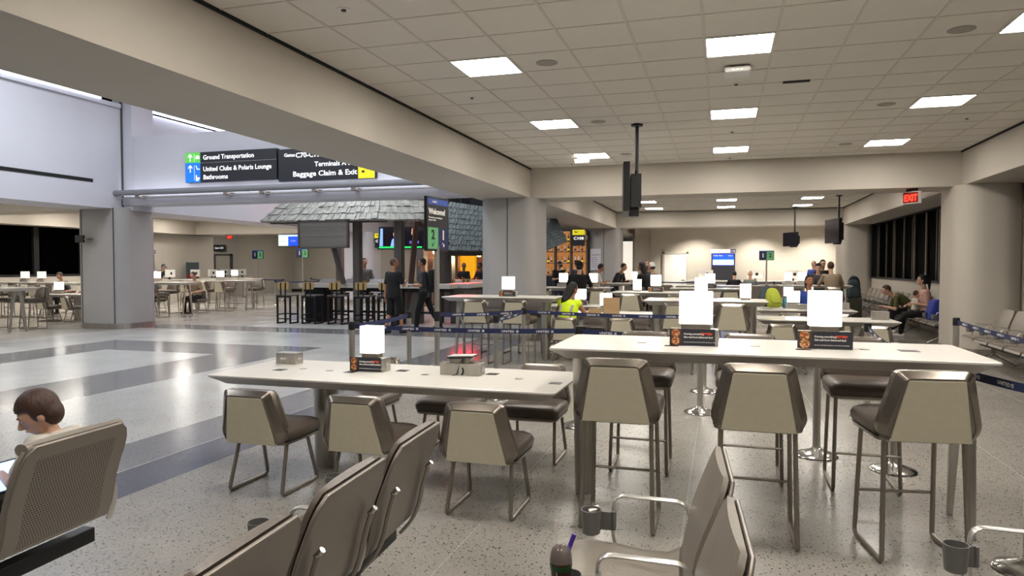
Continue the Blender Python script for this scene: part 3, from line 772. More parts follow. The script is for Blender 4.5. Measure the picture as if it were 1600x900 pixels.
for x, y, z, lb in ((-3.24, 4.93, LT, 'round metal grommet at the left of the front low table'), (-2.98, 4.90, LT, 'round metal grommet left of the lamp box on the low table'), (-2.17, 4.93, LT, 'round metal grommet between lamp box and card reader'), (-1.42, 4.93, LT, 'round metal grommet right of the card reader'), (-.52, 4.86, HT, 'round metal grommet at the left of the high table'), (.22, 4.86, HT, 'round metal grommet between the two lamps of the high table'), (.87, 4.86, HT, 'round metal grommet right of the right lamp on the high table')):
    b_ = B(); lathe(b_, [(.03, 0), (.03, .002), (.022, .003)], 20); o = obj('grommet', b_, 'steel_dark', loc=(x, y, z)); tag(o, lb, 'grommet', 'table grommets')

# benches in the foreground, all facing left
make_bench('perforated metal bench with grey roll pad at the left edge, a boy sitting in it', -2.655, 2.62, 3, (.9,), back='perforated_metal', pitch=.60, fins=False, roll=True, seats=(2,), arms=(3,))
make_bench('row of plain backed grey metal seats in the centre foreground seen from behind', -1.27, 3.06, 4, (.5, 2.1), pad='leather')
make_bench('padded grey seat row right of centre in the foreground, seen from its side', -.01, 2.95, 3, (.4, 1.7), arms=(0, 1, 2, 3), fins=False)
make_bench('padded grey seat row at the lower right corner with grey cup holder', 1.31, 2.97, 3, (.4, 1.7), fins=False)
# iced drink in the cup holder of the centre right bench
t = thing('iced_drink', 'clear cup of chocolate iced drink with purple spoon and pale straw in the cup holder', 'drink', (-.50, 2.24, .512))
bm = B(); lathe(bm, [(.026, 0), (.034, .075), (.038, .115)], 20); obj('cup', bm, 'choc', t)
bm = B(); lathe(bm, [(.040, .112), (.041, .12), (.040, .135), (.034, .158), (.022, .175), (.012, .178)], 20); obj('dome_lid', bm, 'glass', t)
bm = B(); lathe(bm, [(.038, .113), (.036, .132), (.030, .15), (.016, .165), (.005, .168)], 14); obj('whipped_topping', bm, 'choc_top', t) if 'choc_top' in M else obj('whipped_topping', bm, 'choc', t)
bm = B(); lathe(bm, [(.0362, .085), (.0385, .104)], 20); obj('label_band', bm, 'bottle_green', t)
bm = B(); tube(bm, [(-.005, 0, .03), (-.018, .0, .225), (-.016, 0, .245)], .0035, 8); obj('straw', bm, 'straw', t)
bm = B(); tube(bm, [(.008, 0, .08), (.03, 0, .165), (.045, 0, .205)], .004, 8, flat=(.0075, .003)); obj('spoon', bm, 'purple', t)
t = tag(obj('crumpled_napkin', bx(-.022, .024, -.012, .014, -.006, .004, rot=(.3, -.25, .4)), 'white', smooth=False, loc=(-.5, 2.86, .588)), 'scrap of white paper in the cup holder of the centre right bench', 'napkin')

# ---------------- queue barrier

post0 = None
def put_post(x, y, lb):
    global post0
    if post0 is None: post0 = make_stanchion(lb, x, y); return post0
    return dup(post0, (x, y, 0), 0, lb, skip=('belt',))
XY = {'A': (-3.8, 6.7), 'B': (-3.93, 8.42), 'D': (-2.60, 8.02), 'E': (-1.35, 6.84), 'F': (-2.68, 9.55), 'G': (1.47, 8.05), 'I': (2.6, 9.18),
      'H': (1.30, 6.05), 'J': (1.56, 4.24), 'K': (.78, 6.34), 'N': (-.21, 7.85), 'O': (-.20, 9.18), 'P': (2.56, 6.2), 'C': (-3.63, 8.65)}
names = {'A': 'belt post behind the front low table just left of its lamp', 'B': 'belt post standing beside the two walking men', 'D': 'chrome post before the stools of the left high table', 'E': 'belt post at the left tip of the front high table',
         'F': 'belt post between the two high stools on the left, further back', 'G': 'further belt post behind the right end of the front high table', 'I': 'belt post standing before the thick window column', 'H': 'belt post behind the high table, base seen left of the right stool',
         'J': 'chrome belt post at the right edge of the picture', 'K': 'chrome post under the right lamp of the high table', 'N': 'chrome post behind the left lamp of the high table', 'O': 'chrome post behind the left lamp, further away of two', 'P': 'belt post beyond the right edge'}
PS = {k: put_post(XY[k][0], XY[k][1], v) for k, v in names.items()}
def bl(a, b_, **k): belt(PS[a], XY[a], XY[b_], **k)
bl('A', 'B', flip=True); bl('A', 'E'); bl('E', 'K'); bl('D', 'F'); bl('F', 'O'); bl('G', 'H'); bl('J', 'H', flip=True); bl('I', 'P')
# welcome sign on its tall pole, a belt runs from it to the next post
t = thing('welcome_sign', 'tall pole sign reading Welcome! with green 2 and navy 1 arrow fields', 'sign', (XY['C'][0], XY['C'][1], 0), 0)
bm = B(); lathe(bm, [(.165, 0), (.172, .008), (.165, .016), (.11, .034), (.05, .055), (.034, .07)], 32); obj('base', bm, 'chrome', t, ang=50)
bm = B(); lathe(bm, [(.034, .05), (.034, 1.86)], 20); obj('pole', bm, 'steel', t)
bm = B(); lathe(bm, [(.038, .86), (.038, .99)], 20); obj('belt_cassette', bm, 'black_plastic', t)
belt(t, XY['C'], XY['F'])
SA = math.radians(84)
f = obj('sign_panel', bx(-.30, .30, -.02, .02, 1.79, 2.50), 'black_metal', t, smooth=False, bev=.004); f.rotation_euler = (0, 0, SA)
def on(nm, x0, x1, z0, z1, m, y=-.0225): return obj(nm, bx(x0, x1, y, -.019, z0, z1), m, f, smooth=False)
on('face', -.28, .28, 1.81, 2.48, 'sign_black', -.021); on('blue_header', -.275, .275, 2.40, 2.475, 'kiosk_bar')
on('green_field', -.275, 0, 1.82, 2.10, 'kiosk_green'); on('navy_field', 0, .275, 1.82, 2.10, 'kiosk_navy')
text('sign_lettering', 'UNITED', .035, 'white', f, -.16, -.024, 2.425, bold=.02)
text('sign_lettering', 'Welcome!', .105, 'white', f, -.255, -.024, 2.275, bold=.03)
text('sign_lettering', 'Please have a seat until your\ngroup is called.', .032, 'white', f, -.255, -.024, 2.22)
text('sign_number', '2', .17, 'black_plastic', f, -.14, -.024, 1.95, align='CENTER', bold=.04)
text('sign_number', '1', .17, 'white', f, .14, -.024, 1.95, align='CENTER', bold=.04)
def arrow(name, par, x, z, s, m, ang=0, y=-.024):
    b_ = B(); P2 = [((-.5, 0), (.5, 0)), ((.5, 0), (.1, .35)), ((.5, 0), (.1, -.35))]
    for a, c_ in P2:
        a = Vector(a); c_ = Vector(c_); d = (c_-a).normalized(); n_ = Vector((-d.y, d.x))*.07
        q = [a+n_, a-n_, c_-n_, c_+n_]; R_ = Matrix.Rotation(ang, 2)
        prism(b_, [((R_ @ v).x*s+x, (R_ @ v).y*s+z) for v in q], 'y', y, y+.001)
    return obj(name, b_, m, par, smooth=False)
arrow('arrow', f, -.14, 1.88, .07, 'black_plastic', math.radians(-135)); arrow('arrow', f, .14, 1.88, .07, 'white', math.radians(-45))

# ================================================================ TABLES FURTHER BACK
H_ = 1.07; L_ = .765
make_table('high_table', 'white high table of the second row standing before the hall column', 2.0, .93, H_, -3.6, 11.6, leg=[('c', .74), ('s', -.82)])
make_table('low_table', 'white low table carrying the kraft paper bag and a lamp', 1.75, .9, L_, -1.97, 12.35, leg=[('c', .1)])
make_table('high_table', 'white high table in the middle of the second row', 1.82, .93, H_, -.24, 11.32, leg=[('c', -.72), ('c', .68)])
make_table('low_table', 'white low table of the second row with a steel box at its right end', 2.0, .9, L_, 1.55, 11.9, leg=[('c', .2)])
make_table('low_table', 'white low table in the third row with lime backpack on its near side', 1.75, .9, L_, 1.52, 14.45, leg=[('c', 0)])
make_table('high_table', 'white high table in the third row behind the paper bag, lamp in its middle', 1.85, .93, H_, -1.2, 14.45, leg=[('c', -.7), ('s', .75)])
make_table('low_table', 'white low table in the third row behind the woman in the vest', 1.35, .9, L_, -2.98, 14.6, leg=[('c', 0)])
make_table('high_table', 'white high table where the man in the black cap sits', 1.9, .93, H_, -3.5, 16.9, leg=[('c', .7), ('s', -.75)])
make_table('high_table', 'white high table in the fourth row centre with advert box', 1.82, .93, H_, -.24, 17.1, leg=[('c', -.7), ('s', .75)])
make_table('high_table', 'white high table in the fifth row centre', 1.82, .93, H_, -.25, 19.5, leg=[('c', -.7), ('s', .75)])
make_table('high_table', 'white high table where four people lean together near the far column', 1.9, .93, H_, -2.7, 21.4, leg=[('c', .7), ('s', -.75)])
make_table('low_table', 'white low table in the fourth row right with twin lamp', 1.7, .9, L_, 1.6, 17.4, leg=[('c', 0)])
make_table('high_table', 'white high table at the far right with a couple seated behind it', 1.8, .93, H_, 2.4, 20.5, leg=[('c', -.7), ('s', .7)])
make_table('high_table', 'nearest white high table at the left edge, two splayed legs at its end', 2.3, .93, H_, -17.15, 12.7, leg=[('c', -.9), ('s', .95)])
make_table('high_table', 'white high table behind the nearest one at the left edge, two dim lamps on it', 3.4, .93, H_, -20.6, 17.2, leg=[('c', 0), ('s', 1.5)])
make_table('low_table', 'white low table at the left edge between the high tables and the hall column', 2.4, .9, L_, -18.2, 16.1, leg=[('c', 0)])
make_table('high_table', 'nearer white high table right of the left hall column', 2.6, .93, H_, -17.45, 18.4, leg=[('c', -1.1), ('s', 1.15)])
make_table('high_table', 'further white high table right of the left hall column', 2.6, .93, H_, -17.4, 21.4, leg=[('c', -1.1), ('s', 1.15)])
make_table('high_table', 'white high table deepest in the left gate area', 2.6, .93, H_, -19.6, 24.6, leg=[('c', -1.1), ('s', 1.15)])

def S_(x, y, lb, rz=0, g=None): stool(x, y, rz, lb, g)
def C_(x, y, lb, rz=0, g=None): chair(x, y, rz, lb, g)
S_(-3.83, 10.95, 'cream backed bar stool behind the belts, left one of the left high table')
S_(-3.15, 10.95, 'cream backed bar stool behind the belts, right one of the left high table')
S_(-4.0, 12.35, 'bar stool on the far side of the left high table, left', PI); S_(-3.3, 12.4, 'bar stool on the far side of the left high table, right', PI)
S_(.15, 10.72, 'bar stool with cream back just right of the left big lamp')
S_(-.62, 10.72, 'bar stool with cream back half hidden behind the left big lamp')
S_(-.6, 12.05, 'bar stool on the far side of the middle second row table, left', PI); S_(.1, 12.05, 'bar stool on the far side of the middle second row table, right', PI)
C_(-2.48, 11.58, 'low chair with cream back on which the woman in the vest sits', 0)
C_(-1.55, 11.65, 'low chair with cream back below the kraft paper bag')
C_(-2.3, 13.1, 'far side low chair of the paper bag table, left', PI); C_(-1.5, 13.1, 'far side low chair of the paper bag table, right', PI)
C_(.86, 11.2, 'low chair before the left of the second row right table'); C_(1.42, 11.2, 'low chair before the middle of the second row right table'); C_(2.1, 11.2, 'low chair before the right of the second row right table')
C_(1.2, 12.65, 'low chair on the far side of the second row right table', PI)
S_(-1.68, 13.85, 'bar stool with cream back right of the kraft paper bag'); S_(-.8, 13.85, 'bar stool before the third row high table, its right one')
S_(-1.2, 15.15, 'bar stool on the far side of the third row high table', PI)
C_(-3.1, 13.95, 'low chair just behind the head of the woman in the vest'); C_(-2.3, 13.95, 'low chair left of the kraft bag in the third row')
S_(-3.2, 16.12, 'bar stool on which the man in the black cap sits')
S_(-3.98, 16.12, 'bar stool with cream back left of the man in the black cap'); S_(-2.72, 16.2, 'bar stool right of the man in the black cap')
S_(.2, 16.45, 'bar stool with cream back before the fourth row centre table'); S_(-.6, 16.45, 'bar stool before the fourth row centre table, left one')
S_(.3, 20.2, 'bar stool behind the fifth row centre table', PI)
C_(1.2, 13.75, 'low chair before the table with the lime backpack'); C_(2.0, 13.75, 'low chair right of the lime backpack')
C_(1.72, 15.38, 'low chair of the woman in blue behind the right lamp', PI); C_(2.15, 16.75, 'low chair before the fourth row right table')
S_(2.95, 21.3, 'bar stool back right of the couple at the far right table', PI)
S_(-16.7, 13.5, 'bar stool facing the camera at the end of the nearest left high table', PI*.93)
S_(-17.5, 13.5, 'bar stool on the far side of the nearest left high table', PI)
C_(-17.55, 15.45, 'low chair with cream back left of the hall column', -.35); C_(-18.5, 15.45, 'low chair half hidden by the nearest left stool', -.2)
C_(-17.2, 16.85, 'low chair on the far side of the left low table', PI)
for i, x in enumerate((-18.35, -17.6, -16.75)): S_(x, 17.65, ('leftmost', 'middle', 'right')[i]+' bar stool before the nearer high table right of the hall column', -.12)
S_(-17.85, 19.3, 'bar stool behind the nearer high table right of the hall column', PI)
C_(-18.7, 19.64, 'low chair of the brown haired person right of the hall column', PI); C_(-17.0, 19.64, 'low chair of the child right of the hall column', PI)
for i, x in enumerate((-18.2, -17.4, -16.7)): S_(x, 20.65, ('leftmost', 'middle', 'right')[i]+' bar stool before the further high table right of the hall column', -.1)
for i, x in enumerate((-17.8, -16.6)): S_(x, 22.2, ('left', 'right')[i]+' bar stool behind the further high table right of the hall column', PI)
for i, x in enumerate((-21.6, -20.8, -20.0)): S_(x, 16.45, ('leftmost', 'middle', 'right')[i]+' bar stool before the long left high table')

def lamp_set(x, y, z, where, w_=.2, box_=True, card=False, lit='lamp_glow'):
    if box_:
        t = power_box(x, y, z, 'steel outlet box under the lamp '+where, .30, .12, .09, plate='', group='outlet boxes on far tables')
        if card: ad_card(t, .28, .09, -.14, -.065)
        z += .09
    table_lamp(x, y+.01, z, 'glowing cube lamp '+where, w_, .12, .215, lit, 'glowing lamps on far tables')
mat('lamp_dim', 'd9d6cc', .5, emit=.5, ecol='fff8ea')
lamp_set(-3.52, 11.55, H_, 'before the hall column on the left high table', card=True)
lamp_set(-2.85, 14.6, L_, 'just behind the head of the woman in the vest', .22, card=True)
lamp_set(-1.98, 12.5, L_, 'partly behind the kraft paper bag', .2)
lamp_set(-.3, 11.35, H_, 'on the second row high table', .19, card=True)
lamp_set(.36, 11.35, H_, 'at the right end of the second row high table', .16, box_=False)
lamp_set(-1.27, 14.45, H_, 'on the third row high table', .2, card=True)
lamp_set(-1.65, 14.5, H_, 'at the left of the third row high table', .16, box_=False)
lamp_set(-3.75, 17.0, H_, 'left of the man in the black cap', .2); lamp_set(-3.0, 17.0, H_, 'right of the man in the black cap', .19)
lamp_set(-2.25, 15.0, L_+.3, 'small, over the white table left of the woman in black', .12, box_=False) if False else None
lamp_set(-2.5, 21.3, H_, 'on the table of the leaning group', .14)
lamp_set(-.25, 17.1, H_, 'on the fourth row centre table', .22, card=True)
lamp_set(1.35, 14.6, L_, 'right behind the lime backpack', .22); lamp_set(1.5, 17.4, L_, 'on the fourth row right low table, left', .2); lamp_set(1.95, 17.45, L_, 'on the fourth row right low table, right', .16)
lamp_set(2.1, 20.45, H_, 'beside the couple at the far right table', .2); lamp_set(1.75, 20.5, H_, 'at the left end of the far right table', .18)
for x, y, z, lb, m in ((-21.6, 17.2, H_, 'at the very left edge', 'lamp_dim'), (-20.9, 17.2, H_, 'second from the left edge', 'lamp_dim'), (-18.9, 16.1, L_, 'on the left low table, bright', 'lamp_glow'), (-17.3, 16.1, L_, 'on the left low table beside the column, dim', 'lamp_dim'),
                       (-18.3, 18.5, H_, 'right of the hall column, leftmost', 'lamp_glow'), (-17.6, 18.5, H_, 'right of the hall column, second', 'lamp_glow'), (-17.5, 21.4, H_, 'right of the hall column, third', 'lamp_glow'), (-19.4, 24.6, H_, 'deepest in the left gate area', 'lamp_glow')):
    lamp_set(x, y, z, lb, .24, lit=m)
power_box(2.35, 11.95, L_, 'bare steel outlet box at the right end of the second row right table', .24, .12, .13, plate='')
power_box(2.2, 14.5, L_, 'bare steel outlet box at the right end of the lime backpack table', .24, .12, .13, plate='')
power_box(1.55, 14.35, L_, 'wide steel outlet box before the lamp of the lime backpack table', .28, .12, .1, plate='')

# paper bag, backpacks and bottle on the tables
t = thing('paper_bag', 'plain kraft paper carrier bag standing on the low table by the woman in the vest', 'bag', (-1.82, 12.1, L_), .12)
bm = B(); loft(bm, [[(x, y, z) for x, y in rrect(.28, d_, .006, 1)] for z, d_ in ((0, .15), (.18, .14), (.275, .10))]); obj('bag_body', bm, 'kraft', t, smooth=False)
obj('folded_rim', bx(-.142, .142, -.052, .052, .262, .28), 'kraft', t, smooth=False)
t = tag(obj('snack_box', bx(-.1, .1, -.06, .06, 0, .09), 'checker', smooth=False, loc=(-2.1, 12.05, L_)) if 'checker' in M else obj('snack_box', bx(-.1, .1, -.06, .06, 0, .09), 'kraft', smooth=False, loc=(-2.1, 12.05, L_)), 'small brown snack box left of the kraft paper bag', 'box')
def backpack(label, x, y, z, m, s=1, rz=0, lean=0):
    t = thing('backpack', label, 'backpack', (x, y, z), rz)
    bm = B(); loft(bm, [[(px*s, py*s, zz*s) for px, py in rrect(w_, d_, min(w_, d_)*.4, 5)] for zz, w_, d_ in ((0, .26, .15), (.03, .31, .19), (.2, .33, .2), (.34, .28, .17), (.42, .2, .11), (.45, .1, .05))])
    b_ = obj('main_compartment', bm, m, t, ang=60); 
    bm = B(); loft(bm, [[(px*s, (py-.115)*s, zz*s) for px, py in rrect(w_, d_, min(w_, d_)*.4, 5)] for zz, w_, d_ in ((.03, .2, .05), (.06, .24, .08), (.18, .24, .08), (.24, .2, .05))]); obj('front_pocket', bm, m, t, ang=60)
    bm = B()
    for q in (-.08, .08): tube(bm, fillet([(q*s, .09*s, .38*s), (q*1.2*s, .17*s, .25*s), (q*1.2*s, .1*s, .06*s)], .1*s, 4), .012*s, 8, flat=(.02*s, .005*s))
    obj('shoulder_strap', bm, m, t)
    bm = B(); tube(bm, fillet([(-.04*s, .06*s, .42*s), (-.03*s, .06*s, .48*s), (.03*s, .06*s, .48*s), (.04*s, .06*s, .42*s)], .02*s, 3), .006*s, 6); obj('carry_handle', bm, 'black_plastic', t)
    t.rotation_euler[0] = lean; return t
backpack('lime green backpack lying on the third row table near the lamp', .98, 14.15, L_+.06, 'pack_lime', .85, .3, -.5)
backpack('slate grey backpack left of the lime one', .85, 14.7, L_+.04, 'pack_slate', .9, -.2, -.3)
t = thing('water_bottle', 'teal water bottle standing behind the lime backpack', 'bottle', (1.2, 14.75, L_)); bm = B(); lathe(bm, [(.033, 0), (.036, .01), (.036, .17), (.022, .2), (.02, .21)], 16); obj('bottle_body', bm, 'bottle_teal', t); bm = B(); lathe(bm, [(.024, .205), (.024, .235)], 14); obj('cap', bm, 'black_plastic', t)
# luggage by the far window column
t = thing('suitcase', 'grey rolling suitcase standing by the far window column', 'suitcase', (3.75, 22.6, 0)); obj('shell', bx(-.2, .2, -.13, .13, .04, .62), 'khaki', t, smooth=False, bev=.03)
bm = B(); tube(bm, fillet([(-.1, .1, .6), (-.1, .1, .64), (.1, .1, .64), (.1, .1, .6)], .03, 3), .01, 8); obj('pull_handle', bm, 'steel_dark', t)
for sx in (-.15, .15):
    bm = B(); lathe(bm, [(.022, 0), (.022, .05)], 10, (sx, -.08, 0)); obj('wheel', bm, 'black_plastic', t)
backpack('dark grey backpack strapped on the rolling suitcase', 3.72, 22.55, .645, 'pack_slate', 1.2, 0)
t = thing('suitcase', 'second dark suitcase behind the rolling one at the bench row end', 'suitcase', (4.3, 26.0, 0)); obj('shell', bx(-.22, .22, -.14, .14, .04, .68), 'black_metal', t, smooth=False, bev=.03)
for sx in (-.15, .15):
    bm = B(); lathe(bm, [(.022, 0), (.022, .05)], 10, (sx, -.08, 0)); obj('wheel', bm, 'black_plastic', t)
backpack('black and navy backpack on the second suitcase', 4.3, 26.0, .70, 'cloth_navy', 1.2, .2)

# ---------------- bench rows under the windows
bn = make_bench('grey padded bench row under the far window, couple with baby sits on it', 4.72, 18.78, 5, (.5, 2.6), arms=(0, 1, 2, 3, 4, 5), fins=False)
bn.rotation_euler = (0, 0, 0); bn.location = (4.66, 15.65, 0)
dup(bn, (4.66, 18.92, 0), 0, 'grey padded bench row under the window, beyond the man in the green shirt')
dup(bn, (4.66, 22.2, 0), 0, 'furthest grey padded bench row under the window, near the luggage')
dup(bn, (4.45, 10.3, 0), 0, 'grey padded bench row right of the thick window column, behind the belt')
dup(bn, (-3.5, 26.2, 0), -PI/2, 'grey bench row seen from behind before the back wall, left')
dup(bn, (.3, 26.2, 0), -PI/2, 'grey bench row seen from behind near the gate desk')

# ================================================================ OVERHEAD SIGNS, SCREENS, SMALL CEILING THINGS
def textw(name, s, width, size, m, par, x, y, z, align='LEFT', bold=.015, **k):
    o = text(name, s, size, m, par, x, y, z, align=align, bold=bold, **k)
    xs_ = [v.co.x for v in o.data.vertices]; w0 = max(xs_)-min(xs_)
    o.scale = (width/w0, 1, 1); return o
def icon(name, parts, m, par, y):
    b_ = B()
    for p in parts: prism(b_, p, 'y', y, y+.002)
    return obj(name, b_, m, par, smooth=False)
t = thing('overhead_sign', 'left black overhead sign, Ground Transportation, with green and blue squares', 'sign', (0, 14.2, 0))
obj('sign_body', bx(-12.58, -9.99, 0, .13, 3.62, 4.35), 'sign_black', t, smooth=False, bev=.01)
obj('green_square', bx(-12.58, -12.14, -.006, 0, 4.10, 4.345), 'sign_green', t, smooth=False)
obj('blue_square', bx(-12.58, -12.14, -.006, 0, 3.625, 4.10), 'sign_blue', t, smooth=False)
obj('divider_line', bx(-12.14, -9.99, -.003, 0, 4.085, 4.092), 'steel', t, smooth=False)
textw('sign_lettering', 'Ground Transportation', 1.44, .155, 'sign_white', t, -12.06, -.004, 4.165)
textw('sign_lettering', 'United Clubs & Polaris Lounge', 1.92, .155, 'sign_white', t, -12.06, -.004, 3.885)
textw('sign_lettering', 'Bathrooms', .70, .155, 'sign_white', t, -12.06, -.004, 3.69)
for z in (4.22, 3.95): arrow('arrow', t, -12.43, z, .17, 'sign_white', PI/2, y=-.009)
obj('icon_bar', bx(-12.315, -12.308, -.008, -.006, 4.13, 4.31), 'sign_white', t, smooth=False); obj('icon_bar', bx(-12.315, -12.308, -.008, -.006, 3.68, 4.04), 'sign_white', t, smooth=False)
icon('car_icon', [[(-12.27, 4.19), (-12.16, 4.19), (-12.16, 4.24), (-12.19, 4.27), (-12.25, 4.27), (-12.27, 4.23)]], 'sign_white', t, -.009)
icon('lounge_seat_icon', [[(-12.27, 4.03), (-12.25, 4.03), (-12.22, 3.95), (-12.24, 3.95)], [(-12.24, 3.93), (-12.15, 3.93), (-12.15, 3.95), (-12.24, 3.95)]], 'sign_white', t, -.009)
icon('toilet_icon', [[(-12.27, 3.80), (-12.24, 3.80), (-12.24, 3.74), (-12.15, 3.74), (-12.17, 3.69), (-12.21, 3.66), (-12.27, 3.66)]], 'sign_white', t, -.009)
t = thing('overhead_sign', 'black overhead sign reading Gates, Terminals, Baggage Claim and Exit with yellow square', 'sign', (0, 14.2, 0))
obj('sign_body', bx(-9.95, -7.45, 0, .13, 3.56, 4.31), 'sign_black', t, smooth=False, bev=.01)
obj('yellow_square', bx(-7.86, -7.45, -.006, 0, 3.565, 3.85), 'sign_yellow', t, smooth=False); obj('yellow_square', bx(-7.86, -7.45, -.006, 0, 3.86, 4.30), 'sign_yellow', t, smooth=False)
textw('sign_lettering', 'Gates', .29, .11, 'sign_white', t, -9.79, -.004, 4.13)
textw('sign_lettering', 'C70-C109, C110-C139', 1.62, .16, 'sign_white', t, -9.48, -.004, 4.10, bold=.02)
textw('sign_lettering', 'Terminals A & B', 1.10, .155, 'sign_white', t, -8.98, -.004, 3.88)
textw('sign_lettering', 'Baggage Claim & Exit', 1.66, .165, 'sign_white', t, -9.56, -.004, 3.665)
icon('suitcase_icon', [[(-7.77, 3.69), (-7.70, 3.69), (-7.70, 3.74), (-7.77, 3.74)], [(-7.65, 3.61), (-7.645, 3.61), (-7.645, 3.8), (-7.65, 3.8)]], 'sign_black', t, -.009)
# pipe along the sign wall
t = thing('ceiling_pipe', 'long grey pipe running below the overhead signs on small brackets', 'pipe', (0, 14.05, 3.41))
bm = B(); tube(bm, [(-15.25, 0, 0), (-4.95, 0, 0)], .075, 16); obj('pipe_run', bm, 'pipe_grey', t)
for x in (-13.9, -11.3, -10.3, -8.9, -7.9, -5.9): obj('pipe_bracket', bx(x-.05, x+.05, -.03, .25, -.13, -.06), 'steel_dark', t, smooth=False)

def blade(label, txt, x, y, z, s):
    t = thing('gate_sign', label, 'sign', (x, y, z))
    obj('sign_body', bx(-.24, .24, 0, .05, 0, .62), 'sign_black', t, smooth=False); obj('yellow_header', bx(-.24, .24, -.004, 0, .42, .62), 'sign_yellow', t, smooth=False)
    textw('sign_lettering', txt, .40, .15, 'sign_white', t, -.2, -.003, .24, bold=.03)
    icon('plane_icon', [[(-.14, .51), (-.03, .52), (-.03, .54), (-.12, .55), (-.15, .58), (-.17, .58)]], 'sign_black', t, -.006)
    obj('wall_bracket', bx(*s, .0, .32, .25, .4), 'steel_dark', t, smooth=False); return t
blade('black and yellow gate sign C109 on the far left hall column', 'C109', -14.05, 27.2, 2.36, (-.4, -.2)); blade('black and yellow gate sign C108 left of the far hall column', 'C108', -5.28, 26.62, 2.36, (.2, .34))
t = thing('wall_sign', 'small black sign reading Gate C103 over the door in the left alcove', 'sign', (-26.9, 32.86, 2.42)); obj('sign_body', bx(-.4, .36, 0, .04, 0, .34), 'sign_black', t, smooth=False)
textw('sign_lettering', 'Gate C103', .56, .14, 'sign_white', t, -.3, -.003, .12)
def exit_sign(label, x, y, z, rz, s=1, hang=.06):
    t = thing('exit_sign', label, 'exit sign', (x, y, z), rz)
    obj('housing', bx(-.15*s, .15*s, -.03*s, .03*s, 0, .2*s), 'white_plastic', t, smooth=False)
    obj('face', bx(-.14*s, .14*s, -.034*s, -.03*s, .012*s, .188*s), 'exit_face', t, smooth=False)
    textw('sign_lettering', 'EXIT', .24*s, .15*s, 'exit_red', t, -.12*s, -.036*s, .045*s, bold=.03)
    obj('mount', bx(-.1, .1, -.03, .03, .2*s, .2*s+hang), 'black_plastic', t, smooth=False)
mat('exit_face', '7a1410', .4, emit=.02, ecol='ff2010')
exit_sign('red glowing EXIT sign under the cross beam near the window column', 3.35, 14.5, 2.74, math.radians(-52), 1.1, .06)
exit_sign('small red EXIT sign in the left alcove', -25.9, 32.5, 3.05, .2, 1.1, .39)
t = thing('wall_box', 'small black display box on the side of the left hall column', 'box', (-15.42, 13.80, 2.26)); obj('body', bx(-.15, .1, -.06, .0, -.08, .1), 'black_plastic', t, smooth=False); obj('arm', bx(.1, .2, -.03, .16, -.02, .03), 'steel_dark', t, smooth=False)

# hanging monitor seen from behind
def hung_monitor(label, x, y, z0, rz, tilt=0, w_=1.2, h=.68, s=1, zc=3.65, screen='screen_dark'):
    """screen faces local -Y; the pole comes down behind it"""
    t = thing('hanging_monitor', label, 'monitor', (x, y, z0), rz)
    pb = obj('display', bx(-w_/2, w_/2, -.09, 0, -.02, h), 'black_metal', t, smooth=False, bev=.006)
    obj('screen', bx(-w_/2+.02, w_/2-.02, -.094, -.09, 0, h-.02), screen, pb, smooth=False)
    obj('media_box', bx(-.30, .22, .02, .17, .06, h-.12), 'black_plastic', t, smooth=False, bev=.004)
    v = B()
    for i in range(7):
        for j in range(3): box(v, -.24+j*.15, -.16+j*.15, .168, .173, .1+i*.06, .115+i*.06)
    obj('vent_slots', v, 'black_gap', t, smooth=False)
    obj('lower_bracket', bx(-.12, .12, .0, .14, -.06, .1), 'black_metal', t, smooth=False)
    b_ = B(); tube(b_, [(0, .11, h-.2), (0, .11, zc-z0-.01)], .028, 14); obj('pole', b_, 'black_metal', t)
    b_ = B(); lathe(b_, [(.085, zc-z0-.03), (.085, zc-z0)], 18, (0, .11, 0)); obj('ceiling_plate', b_, 'black_metal', t)
    t.rotation_euler[0] = tilt; return t
hung_monitor('large black monitor hanging from the ceiling pole, seen from behind', -1.30, 10.3, 2.37, math.radians(-80.5-1), 0, 1.2, .66)
hung_monitor('black monitor hanging beside the far window column', 3.16, 22.3, 2.28, math.radians(-78), 0, 1.1, .68)
hung_monitor('small grey backed monitor hanging in the last bay', 2.35, 26.3, 2.3, math.radians(-62), 0, .8, .46)
# ceiling bits
mat('speaker_grey', '9c968d', .8)
def round_thing(label, x, y, r=.11):
    t = thing('ceiling_speaker', label, 'speaker', (x, y, 3.65), 0, 'round ceiling speakers'); b_ = B(); lathe(b_, [(r, 0), (r, -.004)], 28); obj('rim', b_, 'speaker_grey', t, smooth=False)
    b_ = B(); lathe(b_, [(r-.025, -.004), (r-.025, -.006)], 28); obj('grille', b_, 'speaker_grey', t, smooth=False)
for x, y, lb in ((-1.71, 6.95, 'beside the nearest left light panel'), (-1.70, 9.98, 'beside the second left light panel'), (-1.7, 13.0, 'beside the third left light panel'), (1.98, 7.01, 'left of the light panel at the right edge'), (1.99, 9.96, 'left of the second right light panel'), (1.99, 13.0, 'left of the third right light panel')): round_thing('round speaker in the ceiling '+lb, x, y)
for x, y, lb in ((-2.91, 5.04, 'top left of the ceiling'), (-2.93, 8.1, 'left of the ceiling near the beam'), (.14, 8.35, 'just behind the white access point'), (.14, 11.3, 'between middle light panels'), (.14, 14.0, 'near the cross beam in the middle'), (3.25, 11.2, 'right of the second right light panel'), (-2.9, 13.9, 'at the beam corner')):
    t = thing('sprinkler', 'small sprinkler cap in the ceiling, '+lb, 'sprinkler', (x, y, 3.65), 0, 'sprinkler caps'); b_ = B(); lathe(b_, [(.05, 0), (.05, -.006), (.02, -.008)], 18); obj('cover_plate', b_, 'white_plastic', t); b_ = B(); lathe(b_, [(.02, -.006), (.02, -.02)], 12); obj('head', b_, 'seam', t)
